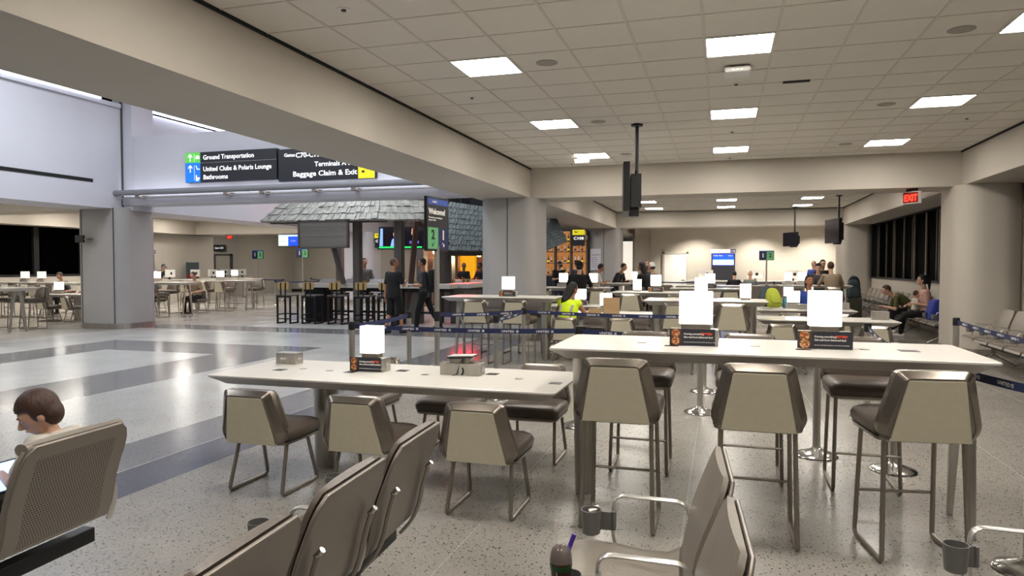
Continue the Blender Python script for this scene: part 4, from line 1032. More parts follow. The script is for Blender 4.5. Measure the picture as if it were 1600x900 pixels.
t = thing('access_point', 'white wireless access point under the ceiling behind the nearest middle light', 'access point', (.14, 7.67, 3.65)); obj('body', bx(-.13, .13, -.13, .13, -.075, -.02), 'white_plastic', t, smooth=False, bev=.02); obj('mount', bx(-.07, .07, -.07, .07, -.02, 0), 'steel_dark', t, smooth=False)
for k in range(3): obj('status_light', bx(-.05+k*.04, -.03+k*.04, -.134, -.128, -.06, -.045), 'lamp_dim', t, smooth=False)
tag(obj('air_slot', bx(-.14, .14, -.035, .035, -.012, 0), 'black_gap', smooth=False, loc=(.78, 8.43, 3.65)), 'thin black slot diffuser in the ceiling right of the access point', 'vent')
t = thing('security_camera', 'small white security camera at the ceiling corner by the left beam', 'camera', (-2.55, 13.1, 3.65)); obj('mount', bx(-.05, .05, -.05, .05, -.05, 0), 'white_plastic', t, smooth=False)
b_ = B(); tube(b_, [(-.12, -.05, -.09), (.14, .03, -.07)], .045, 12); obj('body', b_, 'white_plastic', t)

# ================================================================ GATE DESKS
def gate_screen(label, x, y, rz, gate):
    t = thing('gate_display', label, 'display', (x, y, 0), rz)
    obj('cabinet', bx(-.47, .47, 0, .12, 0, 2.10), 'sign_black', t, smooth=False, bev=.006)
    obj('header', bx(-.5, .5, -.05, .12, 2.13, 2.27), 'white', t, smooth=False)
    hb = obj('header_badge', bx(.28, .5, -.056, -.05, 2.13, 2.27), 'kiosk_navy', t, smooth=False)
    textw('sign_lettering', 'UNITED', .30, .075, 'steel_dark', t, -.42, -.053, 2.17); textw('sign_lettering', gate, .17, .07, 'white', hb, .305, -.06, 2.175)
    sc = obj('screen', bx(-.42, .42, -.01, 0, 1.62, 2.08), 'screen_blue', t, smooth=False)
    obj('screen_panel', bx(-.41, .41, -.013, -.01, 1.63, 1.84), 'screen_light', sc, smooth=False)
    textw('screen_text', 'UA 1822   Newark', .36, .06, 'white', sc, -.39, -.013, 1.99); textw('screen_text', 'On time', .16, .055, 'white', sc, .2, -.013, 1.99); textw('screen_text', 'Boarding 9:45 PM', .34, .045, 'kiosk_navy', sc, -.2, -.016, 1.73)
    return t
gate_screen('blue gate screen with white header C108 on the back wall', .07, 30.2, 0, 'C108')
gate_screen('blue gate screen seen at the right edge of the left hall column', -23.7, 24.35, PI/2, 'C110')
def kiosk_desk(label, x, y, rz, L=4.2):
    t = thing('gate_desk', label, 'desk', (x, y, 0), rz)
    obj('counter_front', bx(-L/2, L/2, 0, .5, 0, .95), 'wall', t, smooth=False, bev=.01); obj('counter_top', bx(-L/2-.05, L/2+.05, -.05, .6, .95, 1.0), 'white_top', t, smooth=False)
    for q in (-L*.36, L*.02, L*.3):
        m_ = obj('desk_monitor', bx(q-.28, q+.28, .2, .23, 1.1, 1.42), 'white', t, smooth=False); obj('monitor_stand', bx(q-.03, q+.03, .21, .27, 1.0, 1.15), 'black_plastic', m_, smooth=False)
        b_ = B(); lathe(b_, [(.06, 0), (.06, .004)], 16, (q+.05, .196, 1.26))
        for v in b_.verts: v.co = Vector((v.co.x, .194+(v.co.z-1.26), 1.26+(v.co.y-.196)))
        obj('round_mark', b_, 'black_plastic', m_, smooth=False)
    return t
kiosk_desk('pale gate counter with white monitors before the back wall', 1.2, 29.2, 0, 5.0)
kiosk_desk('pale gate counter with white monitors in the left gate area', -22.7, 26.3, PI/2, 4.0)
kiosk_desk('small pale gate counter before the alcove door', -24.8, 31.2, .0, 1.6)
t = thing('poster_board', 'blue travel poster leaning behind the left gate counter', 'poster', (-23.5, 26.9, 1.0), PI/2); obj('board', bx(-.4, .4, 0, .03, 0, .75), 'poster_sky', t, smooth=False) if 'poster_sky' in M else obj('board', bx(-.4, .4, 0, .03, 0, .75), 'screen_light2' if 'screen_light2' in M else 'pack_slate', t, smooth=False)
obj('easel', bx(-.02, .02, .03, .06, -1.0, .6), 'black_plastic', t, smooth=False); obj('beach_band', bx(-.4, .4, -.002, 0, 0, .22), 'cloth_red', t, smooth=False)
def totem(label, x, y, h=2.2, s=1.0):
    t = thing('lane_sign', label, 'sign', (x, y, 0), 0)
    b_ = B(); lathe(b_, [(.19, 0), (.19, .012), (.05, .04)], 22); obj('base', b_, 'chrome', t); b_ = B(); lathe(b_, [(.03, .03), (.03, h-.4*s)], 12); obj('pole', b_, 'steel', t)
    p = obj('panel', bx(-.33*s, .33*s, -.02, .02, h-.45*s, h), 'black_metal', t, smooth=False)
    obj('navy_half', bx(-.31*s, 0, -.024, -.02, h-.43*s, h-.05*s), 'kiosk_navy', p, smooth=False); obj('green_half', bx(0, .31*s, -.024, -.02, h-.43*s, h-.05*s), 'kiosk_green', p, smooth=False); obj('blue_header', bx(-.31*s, .31*s, -.024, -.02, h-.045*s, h-.01*s), 'kiosk_bar', p, smooth=False)
    text('sign_number', '1', .26*s, 'white', p, -.16*s, -.026, h-.31*s, align='CENTER', bold=.03); text('sign_number', '2', .26*s, 'black_plastic', p, .16*s, -.026, h-.31*s, align='CENTER', bold=.03)
    return t
totem('lane sign with 1 and 2 left of the bar, further one', -23.3, 31.4, 2.4, 1.0); totem('lane sign with 1 and 2 just left below the grey board', -17.0, 25.9, 2.32, .85); totem('lane sign with 1 and 2 before the back wall right of the screen', 1.62, 27.9, 2.16, .8)
t = thing('flight_display', 'wide flight information screen hanging left of the grey board', 'display', (-21.8, 31.9, 0)); obj('frame', bx(-.62, .62, 0, .08, 2.6, 3.24), 'sign_black', t, smooth=False)
obj('screen_left', bx(-.58, 0, -.006, 0, 2.64, 3.12), 'screen_green', t, smooth=False); obj('screen_right', bx(.01, .58, -.006, 0, 2.64, 3.12), 'screen_blue', t, smooth=False); obj('screen_header', bx(-.58, .58, -.006, 0, 3.13, 3.21), 'screen_light', t, smooth=False)
b_ = B(); tube(b_, [(0, .04, 3.2), (0, .04, 3.66)], .03, 8); obj('pole', b_, 'black_metal', t)
textw('screen_text', 'UA 1543', .3, .1, 'kiosk_green', t, -.5, -.008, 2.85); textw('screen_text', 'C109', .3, .12, 'white', t, .15, -.008, 2.85)
# belts in the far left gate area
FP = [(-17.5, 24.7), (-19.0, 27.4), (-23.3, 30.2), (-16.6, 26.9), (-15.9, 24.4), (-19.6, 30.6)]
F_ = [dup(post0, (x, y, 0), 0, 'chrome belt post in the far left gate area, '+l, skip=('belt',)) for (x, y), l in zip(FP, ('nearest', 'second', 'beside the far lane sign', 'behind the bar stools', 'right of the nearest', 'deepest'))]
for a, b2 in ((0, 1), (1, 2), (0, 4), (3, 5), (4, 3)): belt(F_[a], FP[a], FP[b2], words=False)
# belts before the back wall gate
GP = [(-2.6, 28.3), (-.9, 28.1), (1.9, 28.1), (3.2, 27.3)]
G_ = [dup(post0, (x, y, 0), 0, 'belt post before the back wall, '+l, skip=('belt',)) for (x, y), l in zip(GP, ('by the white door', 'left of the gate desk', 'right of the gate desk', 'rightmost'))]
for a in range(3): belt(G_[a], GP[a], GP[a+1], words=False)

# ================================================================ THE BAR UNDER THE SHINGLE ROOF
def shingle_roof(par, p00, p10, p11, p01, rows, cols, m, th=.03, name='roof_face'):
    p00, p10, p11, p01 = map(Vector, (p00, p10, p11, p01)); bm = B(); rnd = random.Random(len(par.name)+rows*cols)
    nrm = (p10-p00).cross(p01-p00).normalized()
    if nrm.y > 0: nrm = -nrm
    base = [p00, p10, p11, p01]; loft(bm, [base, [p+nrm*-.04 for p in base]])
    for r in range(rows):
        v0, v1 = r/rows, (r+1.35)/rows; v1 = min(v1, 1)
        u = 0
        edges = [0]
        while edges[-1] < 1: edges.append(min(1, edges[-1]+(.6+.8*rnd.random())/cols))
        for a, b2 in zip(edges, edges[1:]):
            if b2-a < .2/cols: continue
            d = rnd.random()*.18/rows; t0 = .5+rnd.random()
            q = [(a+.002, v0-d), (b2-.002, v0-d), (b2-.002, v1), (a+.002, v1)]
            P = [(p00.lerp(p10, u_)).lerp(p01.lerp(p11, u_), v_) for u_, v_ in q]
            off = [nrm*th*t0, nrm*th*t0, nrm*.002, nrm*.002]
            loft(bm, [[p+o for p, o in zip(P, off)], [p+o+nrm*.012 for p, o in zip(P, off)]])
    return obj(name, bm, m, par, smooth=False)
hut = thing('bar_canopy', 'weathered grey shingle roof hut over the bar on dark timber posts', 'canopy', (0, 0, 0))
shingle_roof(hut, (-12.5, 17.0, 2.84), (-8.82, 17.0, 2.84), (-9.1, 17.75, 3.62), (-12.05, 17.75, 3.62), 4, 26, 'shingle')
shingle_roof(hut, (-8.82, 17.0, 2.84), (-7.35, 17.9, 2.84), (-7.75, 18.5, 3.62), (-9.1, 17.75, 3.62), 4, 13, 'shingle')
shingle_roof(hut, (-12.5, 17.0, 2.84), (-12.9, 21.0, 2.84), (-12.3, 21.0, 3.62), (-12.05, 17.75, 3.62), 4, 24, 'shingle')
shingle_roof(hut, (-8.4, 19.6, 2.08), (-5.12, 20.1, 1.98), (-4.98, 20.9, 3.1), (-8.2, 20.6, 3.6), 9, 26, 'shingle_blue')
shingle_roof(hut, (-5.12, 20.1, 1.98), (-4.46, 20.7, 2.33), (-4.9, 21.1, 3.1), (-4.98, 20.9, 3.1), 9, 8, 'shingle_blue')
for x, y, z1, w_ in ((-9.64, 17.35, 2.9, .2), (-8.45, 17.5, 2.95, .22), (-7.55, 18.2, 2.95, .18), (-12.1, 20.6, 2.9, .2), (-5.3, 20.5, 2.3, .16), (-8.2, 20.4, 2.6, .2)):
    obj('timber_post', bx(x-w_/2, x+w_/2, y-w_/2, y+w_/2, 0, z1), 'wood_dark', hut, smooth=False, bev=.006)
for a, b2, m in (((-10.25, 17.1, 2.11), (-10.02, 17.25, 1.1), 'wood_dark'), ((-7.85, 17.3, 2.8), (-8.25, 17.6, .1), 'wood_red'), ((-7.85, 17.35, 2.8), (-7.3, 18.2, 2.2), 'wood_red'), ((-5.9, 20.3, 2.1), (-6.3, 20.4, 1.0), 'wood_dark')):
    bm = B(); tube(bm, [a, b2], .085, 4); obj('timber_brace', bm, m, hut, smooth=False)
bm = B(); box(bm, -12.3, -8.7, 17.15, 17.3, 2.78, 2.88); obj('timber_beam', bm, 'wood_dark', hut, smooth=False)
bm = B(); box(bm, -8.2, -5.2, 20.25, 20.4, 1.9, 2.05); obj('timber_beam', bm, 'wood_dark', hut, smooth=False)
t = thing('menu_board', 'blank grey plank board hanging under the shingle roof', 'board', (-10.5, 17.0, 2.1)); bm = B()
for k in range(5): box(bm, -.73, .73, -.012+.004*(k % 2), .02, .02+k*.138, .155+k*.138)
obj('planks', bm, 'wood_grey', t, smooth=False); bm = B(); box(bm, -.79, -.73, -.03, .04, 0, .74); box(bm, .73, .79, -.03, .04, 0, .74); box(bm, -.79, .79, -.03, .04, -.02, .02); box(bm, -.79, .79, -.03, .04, .71, .76); obj('frame', bm, 'wood_dark', t, smooth=False)
t = thing('bar_television', 'television under the hut roof showing a man in a blue shirt', 'television', (-9.55, 19.9, 2.1), .0); t.rotation_euler = (math.radians(-8), 0, 0)
fr = obj('frame', bx(-.78, .78, -.05, .03, 0, .72), 'sign_black', t, smooth=False); obj('screen', bx(-.75, .75, -.056, -.05, .03, .69), 'screen_dark', fr, smooth=False)
mat('tv_face', 'd09a86', .5, emit=.9); mat('tv_shirt', '6f8fe0', .5, emit=1.0); mat('tv_green', '18b050', .5, emit=1.2); mat('tv_purple', '5a4a9a', .5, emit=.6); mat('tv_orange', 'e08040', .5, emit=.8)
def disc(cx, cz, rx, rz_, y, n=18): return [(cx+rx*math.cos(2*PI*k/n), cz+rz_*math.sin(2*PI*k/n)) for k in range(n)]
icon('picture', [disc(-.18, .48, .085, .12, 0)], 'tv_face', fr, -.062); icon('picture', [[(-.34, .09), (-.3, .3), (-.22, .37), (-.13, .37), (0, .3), (.06, .09)]], 'tv_shirt', fr, -.060); icon('picture', [disc(-.18, .56, .09, .07, 0)], 'hair_brown', fr, -.063)
icon('picture', [disc(.42, .52, .07, .1, 0)], 'tv_face', fr, -.062); icon('picture', [disc(.42, .60, .07, .07, 0)], 'tv_orange', fr, -.063); icon('picture', [[(-.72, .1), (-.60, .1), (-.64, .66), (-.72, .66)]], 'tv_shirt', fr, -.059); icon('ticker', [[(-.73, .035), (.73, .035), (.73, .085), (-.73, .085)]], 'tv_green', fr, -.062); icon('picture', [[(.3, .17), (.62, .17), (.62, .26), (.3, .26)]], 'tv_purple', fr, -.062)
b_ = B(); tube(b_, [(0, .1, .5), (0, .22, 1.0)], .03, 8); obj('mount', b_, 'black_metal', t)
# counter
t = thing('bar_counter', 'long bar counter with pale top and dark base under the shingle roof', 'bar counter', (0, 0, 0))
obj('counter_top', bx(-11.5, -6.9, 17.3, 17.95, .98, 1.10), 'white_edge', t, smooth=False, bev=.01); obj('counter_top', bx(-7.3, -6.6, 17.95, 22.0, .98, 1.10), 'white_edge', t, smooth=False, bev=.01)
obj('counter_base', bx(-11.0, -7.0, 17.75, 17.9, 0, .98), 'wood_dark', t, smooth=False) if False else None
obj('counter_base', bx(-11.35, -10.75, 17.4, 17.9, 0, .98), 'cloth_black', t, smooth=False); obj('counter_base', bx(-8.3, -7.9, 17.5, 17.9, 0, .98), 'wood_dark', t, smooth=False); obj('counter_base', bx(-7.15, -6.75, 18.0, 21.9, 0, .98), 'wood_dark', t, smooth=False)
obj('foot_rail', bx(-10.75, -7.0, 17.6, 17.65, .28, .34), 'black_metal', t, smooth=False); obj('under_beam', bx(-11.4, -7.0, 17.45, 17.8, .88, .98), 'black_metal', t, smooth=False)
for x in (-10.3, -9.5, -8.7): obj('counter_leg', bx(x-.03, x+.03, 17.6, 17.66, 0, .98), 'black_metal', t, smooth=False)
t2 = thing('bar_counter', 'back bar counter with stools deeper under the blue grey roof', 'bar counter', (0, 0, 0)); obj('counter_top', bx(-9.8, -7.8, 23.0, 23.6, .98, 1.10), 'white_edge', t2, smooth=False); obj('counter_base', bx(-9.7, -7.9, 23.2, 23.5, 0, .98), 'cloth_black', t2, smooth=False)
def make_black_stool(x, y):
    t = thing('wooden_bar_stool', 'x', 'bar stool', (x, y, 0), 0, 'black bar stools with plywood backs')
    for sx in (-1, 1):
        f_ = B(); box(f_, sx*.2-.02, sx*.2+.02, -.2, -.16, 0, 1.0 if False else .76); box(f_, sx*.2-.02, sx*.2+.02, .16, .2, 0, .76); box(f_, sx*.2-.02, sx*.2+.02, -.2, .2, 0, .035); box(f_, sx*.2-.018, sx*.2+.018, -.2, .2, .24, .27); obj('leg', f_, 'black_metal', t, smooth=False)
    obj('seat', bx(-.23, .23, -.21, .22, .76, .80), 'wood_dark', t, smooth=False, bev=.01); f_ = B(); box(f_, -.2, .2, .165, .195, .24, .27); box(f_, -.2, .2, -.195, -.165, .12, .15); box(f_, -.2, .2, -.2, -.16, .72, .76); obj('crossbar', f_, 'black_metal', t, smooth=False)
    bk = B(); prism(bk, rrect(.34, .2, .04, 4, 0, 1.05), 'y', -.2, -.185); obj('backrest', bk, 'ply', t, smooth=False)
    for sx in (-.075, .075): obj('back_upright', bx(sx-.015, sx+.015, -.22, -.2, .76, 1.13), 'black_metal', t, smooth=False)
    return t
bs = None
for i, (x, y, rz, lb) in enumerate(((-11.55, 16.85, 0, 'leftmost black bar stool with plywood back at the bar'), (-10.8, 16.9, 0, 'second black bar stool from the left at the bar'), (-10.02, 16.95, 0, 'third black bar stool from the left at the bar'), (-9.22, 16.95, 0, 'fourth black bar stool from the left at the bar'), (-8.55, 17.0, 0, 'black bar stool at the bar hidden behind the bald man'), (-10.9, 18.5, PI, 'black bar stool on the far side of the bar, left'), (-10.1, 18.5, PI, 'black bar stool on the far side of the bar, second'), (-9.3, 18.5, PI, 'black bar stool on the far side of the bar, third'), (-8.5, 18.5, PI, 'black bar stool on the far side of the bar, fourth'),
    (-6.2, 18.7, PI/2, 'black bar stool right of the welcome sign pole, near one'), (-6.15, 19.7, PI/2, 'black bar stool right of the welcome sign pole, second'), (-6.15, 20.7, PI/2, 'black bar stool right of the welcome sign pole, third'), (-9.4, 22.5, 0, 'plywood backed stool at the back counter, left'), (-8.85, 22.5, 0, 'plywood backed stool at the back counter, middle'), (-8.3, 22.5, 0, 'plywood backed stool at the back counter, right'))):
    if bs is None: bs = make_black_stool(x, y); bs['label'] = lb
    else: dup(bs, (x, y, 0), rz, lb)
# things on the bar
t0 = None
for x, lb in ((-10.75, 'left'), (-9.95, 'second'), (-9.15, 'third'), (-8.45, 'fourth')):
    if t0 is None:
        t0 = thing('order_tablet', 'grey order tablet stand on the bar, '+lb, 'tablet', (x, 17.6, 1.1), 0, 'order tablets on the bar'); b_ = B(); loft(b_, [[(-.28, -.1, 0), (.28, -.1, 0), (.28, .1, 0), (-.28, .1, 0)], [(-.26, -.08, .015), (.26, -.08, .015), (.22, .1, .13), (-.22, .1, .13)]]); obj('stand', b_, 'column', t0, smooth=False); obj('mark', bx(.0, .06, -.02, -.01, .075, .1), 'white', t0, smooth=False)
    else: dup(t0, (x, 17.6, 1.1), 0, 'grey order tablet stand on the bar, '+lb)
g0 = None
for x, y, lb in ((-9.55, 17.75, 'left of the timber post'), (-9.4, 17.8, 'right of the timber post'), (-9.0, 17.82, 'before the young man, left'), (-8.75, 17.85, 'before the young man, right'), (-10.05, 17.8, 'left end'), (-7.9, 17.8, 'behind the bald man')):
    if g0 is None:
        g0 = thing('wine_glass', 'wine glass on the bar, '+lb, 'glass', (x, y, 1.1), 0, 'glasses on the bar'); b_ = B(); lathe(b_, [(.035, 0), (.033, .004), (.004, .008), (.004, .09), (.03, .12), (.038, .16), (.03, .21)], 14); obj('glass_bowl', b_, 'glass', g0)
    else: dup(g0, (x, y, 1.1), 0, 'wine glass on the bar, '+lb)
# restaurant front behind the bar: brick, yellow pillars, shelves of bottles
struct('wall_restaurant', bx(-11.6, -8.6, 26.4, 26.6, 0, 3.6), 'brick_wall')
for x0, x1, lb in ((-10.38, -10.2, 'narrow yellow pillar of the restaurant right of the brick wall'), (-9.95, -9.35, 'wide yellow panel of the restaurant behind the seated man')):
    tag(obj('yellow_panel', bx(x0, x1, 26.1, 26.35, 0, 2.9), 'yellow', smooth=False), lb, 'wall panel')
tag(obj('dark_pillar', bx(-11.35, -11.05, 25.0, 25.4, 0, 3.0), 'wood_dark', smooth=False), 'dark timber pillar at the left of the restaurant front', 'pillar')
tag(obj('dark_pillar', bx(-10.2, -9.97, 25.6, 25.9, 0, 3.0), 'wood_dark', smooth=False), 'dark timber pillar between the two yellow panels', 'pillar')
for x, z, lb in ((-10.75, 2.15, 'left'), (-10.42, 1.98, 'right'), (-8.95, 2.05, 'far right')):
    t = thing('pendant_lamp', 'white globe pendant lamp in the restaurant, '+lb, 'lamp', (x, 25.5, z), 0, 'restaurant pendants'); b_ = B(); ball(b_, (0, 0, 0), .12); obj('globe', b_, 'warm_glow', t); b_ = B(); tube(b_, [(0, 0, .1), (0, 0, 7.2-z)], .01, 6); obj('cord', b_, 'black_metal', t)
la = bpy.data.lights.new('pt', 'POINT'); la.energy = 90; la.color = (1, .75, .45); la.shadow_soft_size = .12
lo = bpy.data.objects.new('pt', la); C.objects.link(lo); lo.parent = t; lo.location = (-1.3, -.0, -.2)
def shelf(name, label, x0, x1, y, zs, pfx, glow=True):
    t = thing(name, label, 'shelf', (0, 0, 0)); obj('back_board', bx(x0, x1, y+.3, y+.34, zs[0]-.05, zs[-1]+.4), 'warm_back', t, smooth=False)
    for z in zs: obj('shelf_board', bx(x0, x1, y, y+.3, z-.025, z), 'wood_dark', t, smooth=False)
    n_ = max(2, int((x1-x0)/.55))
    for k in range(n_+1): xx = x0+(x1-x0)*k/n_; obj('upright', bx(xx-.03, xx+.03, y+.02, y+.3, 0, zs[-1]+.4), 'wood_dark', t, smooth=False)
    return t
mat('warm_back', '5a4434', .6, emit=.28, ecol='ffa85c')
shelf('bottle_shelf', 'warm lit shelves full of bottles left of the far hall column', -6.9, -5.0, 26.8, (1.25, 1.7, 2.15, 2.55), '')
shelf('bottle_shelf', 'small warm lit shelf of bottles in front of the brick wall', -10.98, -10.42, 25.8, (1.05, 1.4), '')
bt = {}
def bottle(x, y, z, k, lb, g):
    if k not in bt:
        t = thing('bottle', lb, 'bottle', (x, y, z), 0, g); b_ = B(); lathe(b_, [(.034, 0), (.037, .01), (.037, .16+.02*k), (.014, .2+.02*k), (.013, .26+.02*k)], 10); obj('glass_body', b_, ('amber', 'bottle_green', 'white')[k], t); b_ = B(); lathe(b_, [(.015, .255+.02*k), (.015, .28+.02*k)], 8); obj('cap', b_, 'black_plastic', t)
        b_ = B(); lathe(b_, [(.038, .04), (.038, .11)], 10); obj('paper_label', b_, ('white', 'sign_yellow', 'cloth_red')[k], t); bt[k] = t
    else: dup(bt[k], (x, y, z), 0, lb, g)
rb = random.Random(3)
for r, z in enumerate((1.25, 1.7, 2.15, 2.55)):
    for k in range(14):
        x = -6.82+k*.135
        if abs(((x+6.9) % .633)-.0) < .07 or abs(((x+6.9) % .633)-.633) < .07: continue
        bottle(x, 26.93, z, rb.randrange(3), 'bottle on the warm lit shelves left of the far hall column', 'bottles on the far bar shelves')
for z in (1.05, 1.4):
    for k in range(4): bottle(-10.88+k*.125, 25.93, z, rb.randrange(3), 'bottle on the small shelf before the brick wall', 'bottles before the brick wall')
t = thing('restaurant_screen', 'bluish screen beside the bottle shelves', 'display', (-7.3, 25.9, 0)); obj('frame', bx(-.3, .3, 0, .06, 1.9, 2.45), 'sign_black', t, smooth=False); obj('screen', bx(-.27, .27, -.006, 0, 1.93, 2.42), 'screen_blue2' if 'screen_blue2' in M else 'kiosk_bar', t, smooth=False); b_ = B(); tube(b_, [(0, .03, 2.4), (0, .03, 7.2)], .03, 8); obj('pole', b_, 'black_metal', t)
tag(obj('poster', bx(-4.86, -4.45, 26.85, 26.88, 1.42, 2.25), 'paper_blue', smooth=False) if 'paper_blue' in M else obj('poster', bx(-4.86, -4.45, 26.85, 26.88, 1.42, 2.25), 'wall_cool', smooth=False), 'white notice poster with small print on the far hall column', 'poster')
b_ = bpy.data.objects['poster']; textw('print', 'Important information', .32, .05, 'kiosk_navy', b_, -4.82, 26.848, 2.0)
for k in range(6): obj('print_line', bx(-4.82, -4.6+.02*(k % 3), 26.847, 26.85, 1.9-k*.07, 1.91-k*.07), 'kiosk_navy', b_, smooth=False)
# red neon over the far shop front, mirrored in the hall floor
t = thing('neon_sign', 'red glowing shop sign behind the shingle roof, mirrored in the hall floor', 'sign', (-9.35, 24.6, 2.12)); obj('backing', bx(-.55, .55, 0, .08, -.02, .9), 'sign_black', t, smooth=False)
obj('hanging_rod', bx(-.02, .02, .0, .04, .9, 5.08), 'black_metal', t, smooth=False)
for z0, z1 in ((.05, .32), (.42, .7)): obj('neon_band', bx(-.5, .5, -.05, 0, z0, z1), 'red_glow', t, smooth=False)
# bright shop window seen past the far hall column
tag(obj('lit_panel', bx(-4.5, -3.85, 32, 32.1, 0, 2.7), 'panel_soft', smooth=False) if 'panel_soft' in M else obj('lit_panel', bx(-4.5, -3.85, 32, 32.1, 0, 2.7), 'lamp_dim', smooth=False), 'bright white lit panel past the far hall column', 'lit panel')
struct('wall_recess_dark', bx(-3.8, -2.92, 31.5, 31.7, 0, 3.66), 'column')

# ================================================================ PEOPLE
def cap_(bm, a, b_, ra, rb, seg=12, fl=1.0, side=None):
    """tapered limb with round ends"""
    a, b_ = Vector(a), Vector(b_); d = (b_-a)
    if d.length < 1e-5: return
    d.normalize(); s = (side or Vector((1, 0, 0))); s = (s-d*s.dot(d))
    if s.length < .01: s = Vector((0, 1, 0))-d*d.y
    s.normalize(); v = d.cross(s); rings = []
    for c, r, lo, hi in ((a, ra, -PI/2, 0), (b_, rb, 0, PI/2)):
        for k in range(5):
            an = lo+(hi-lo)*k/4; an = max(-PI/2+.1, min(PI/2-.1, an))
            rings.append([c+d*r*math.sin(an)+(s*math.cos(2*PI*q/seg)+v*fl*math.sin(2*PI*q/seg))*r*math.cos(an) for q in range(seg)])
    loft(bm, rings)
def melt(name, bm, m, parent, vox, smooth=2):
    bmesh.ops.recalc_face_normals(bm, faces=bm.faces)
    me = bpy.data.meshes.new('tmp'); bm.to_mesh(me); bm.free(); o = bpy.data.objects.new('tmp', me); C.objects.link(o)
    r = o.modifiers.new('r', 'REMESH'); r.mode = 'VOXEL'; r.voxel_size = vox; r.use_smooth_shade = True
    s = o.modifiers.new('s', 'SMOOTH'); s.factor = .5; s.iterations = smooth
    bpy.context.view_layer.update()
    me2 = bpy.data.meshes.new_from_object(o.evaluated_get(bpy.context.evaluated_depsgraph_get())); bpy.data.objects.remove(o)
    me2.name = name; me2.materials.clear(); me2.materials.append(M[m]); return link(name, me2, parent)
def ik(a, c, l1, l2, pole):
    a, c, pole = Vector(a), Vector(c), Vector(pole); d = c-a; L = min(d.length, (l1+l2)*.995); d.normalize(); L = max(L, abs(l1-l2)+.02)
    x = (l1*l1-l2*l2+L*L)/(2*L); h = math.sqrt(max(0, l1*l1-x*x)); p = pole-d*pole.dot(d); p.normalize()
    return a+d*x+p*h, a+d*L
def person(label, x, y, rz, z0=0, scale=1.0, hip=.93, lean=0, hunch=0, feet=((-.1, 0), (.1, 0)), hands=((-.25, .05, .78), (.25, .05, .78)), head=(0, 0), hs=1.0, skin='skin', top='cloth_black', sleeve='short',
           bottom='cloth_navy', legs='long', shoes='black_plastic', hair='hair_black', style='short', extra=None, vox=.013, curl=.5, feetz=0, bulk=1.0, neck=.09):
    t = thing('person', label, 'person', (x, y, z0), rz); t.scale = (scale,)*3
    V3 = Vector
    H0 = V3((0, 0, hip)); l1 = math.radians(lean); l2 = math.radians(lean+hunch)
    mid = H0+V3((0, math.sin(l1), math.cos(l1)))*.25; nb = mid+V3((0, math.sin(l2), math.cos(l2)))*.26
    sp = (nb-mid).normalized(); side = V3((1, 0, 0)); fwd = side.cross(sp)*-1 if False else sp.cross(side)*-1
    fwd = V3((0, sp.z, -sp.y))
    sh = [nb-sp*.045+side*s*.165*bulk for s in (-1, 1)]
    ya, pa = math.radians(head[0]), math.radians(head[1])
    hd = nb+sp*neck+V3((0, math.sin(l2*.5), math.cos(l2*.5)))*.03
    HR = Matrix.Rotation(ya, 4, 'Z') @ Matrix.Rotation(pa, 4, 'X')
    hc = hd+(HR @ V3((0, .02, .10)))*1.0*(hs*.5+.5)
    hp = [H0+V3((s*.092, 0, -.02)) for s in (-1, 1)]
    knees, ank, elb, wri = [], [], [], []
    for i, s in enumerate((-1, 1)):
        f = feet[i]; fzz = (f[2] if len(f) > 2 else 0)+.085
        k, a = ik(hp[i], (f[0], f[1], fzz), .43, .42, (s*.08, 1, .25)); knees.append(k); ank.append(a)
        e, w_ = ik(sh[i], hands[i], .285, .255, (s*.55, -.75, -.5)); elb.append(e); wri.append(w_)
    def torso(bm, g, low=True):
        R = []
        for f, wd, dp in ((-.10, .150, .105), (-.03, .168, .115), (.08, .152, .102), (.2, .140, .095), (.33, .165, .108), (.44, .178, .100), (.485, .14, .08), (.52, .07, .06)):
            if not low and f < -.05: continue
            p = H0.lerp(mid, max(f, -.2)/.25) if f < .25 else mid.lerp(nb, (f-.25)/.26)
            ax = (mid-H0).normalized() if f < .2 else sp if f > .3 else ((mid-H0).normalized()+sp).normalized()
            fw = V3((0, ax.z, -ax.y)); R.append([p+side*(wd*bulk+g)*math.cos(2*PI*q/18)+fw*(dp*bulk+g)*math.sin(2*PI*q/18) for q in range(18)])
        loft(bm, R)
        for s in sh: cap_(bm, nb-sp*.06, s, .055+g, .058+g)
    # body
    bm = B(); torso(bm, 0); cap_(bm, nb-sp*.03, hc-(HR @ V3((0, .01, .05))), .056, .05)
    h_ = hs
    ball(bm, hc+HR @ V3((0, 0, .012)), .076*h_, .094*h_, .108*h_, 16, 12, rot=HR); ball(bm, hc+HR @ V3((0, .026*h_, -.055*h_)), .054*h_, .06*h_, .055*h_, rot=HR)
    cap_(bm, hc+HR @ V3((0, .09*h_, .012*h_)), hc+HR @ V3((0, .108*h_, -.022*h_)), .009*h_, .015*h_, 8)
    cap_(bm, hc+HR @ V3((-.025*h_, .082*h_, -.052*h_)), hc+HR @ V3((.025*h_, .082*h_, -.052*h_)), .011*h_, .011*h_, 8); cap_(bm, hc+HR @ V3((-.04*h_, .08*h_, .03*h_)), hc+HR @ V3((.04*h_, .08*h_, .03*h_)), .012*h_, .012*h_, 8)
    for s in (-1, 1): ball(bm, hc+HR @ V3((s*.077*h_, -.008*h_, -.008*h_)), .012*h_, .02*h_, .033*h_, 8, 6, rot=HR)
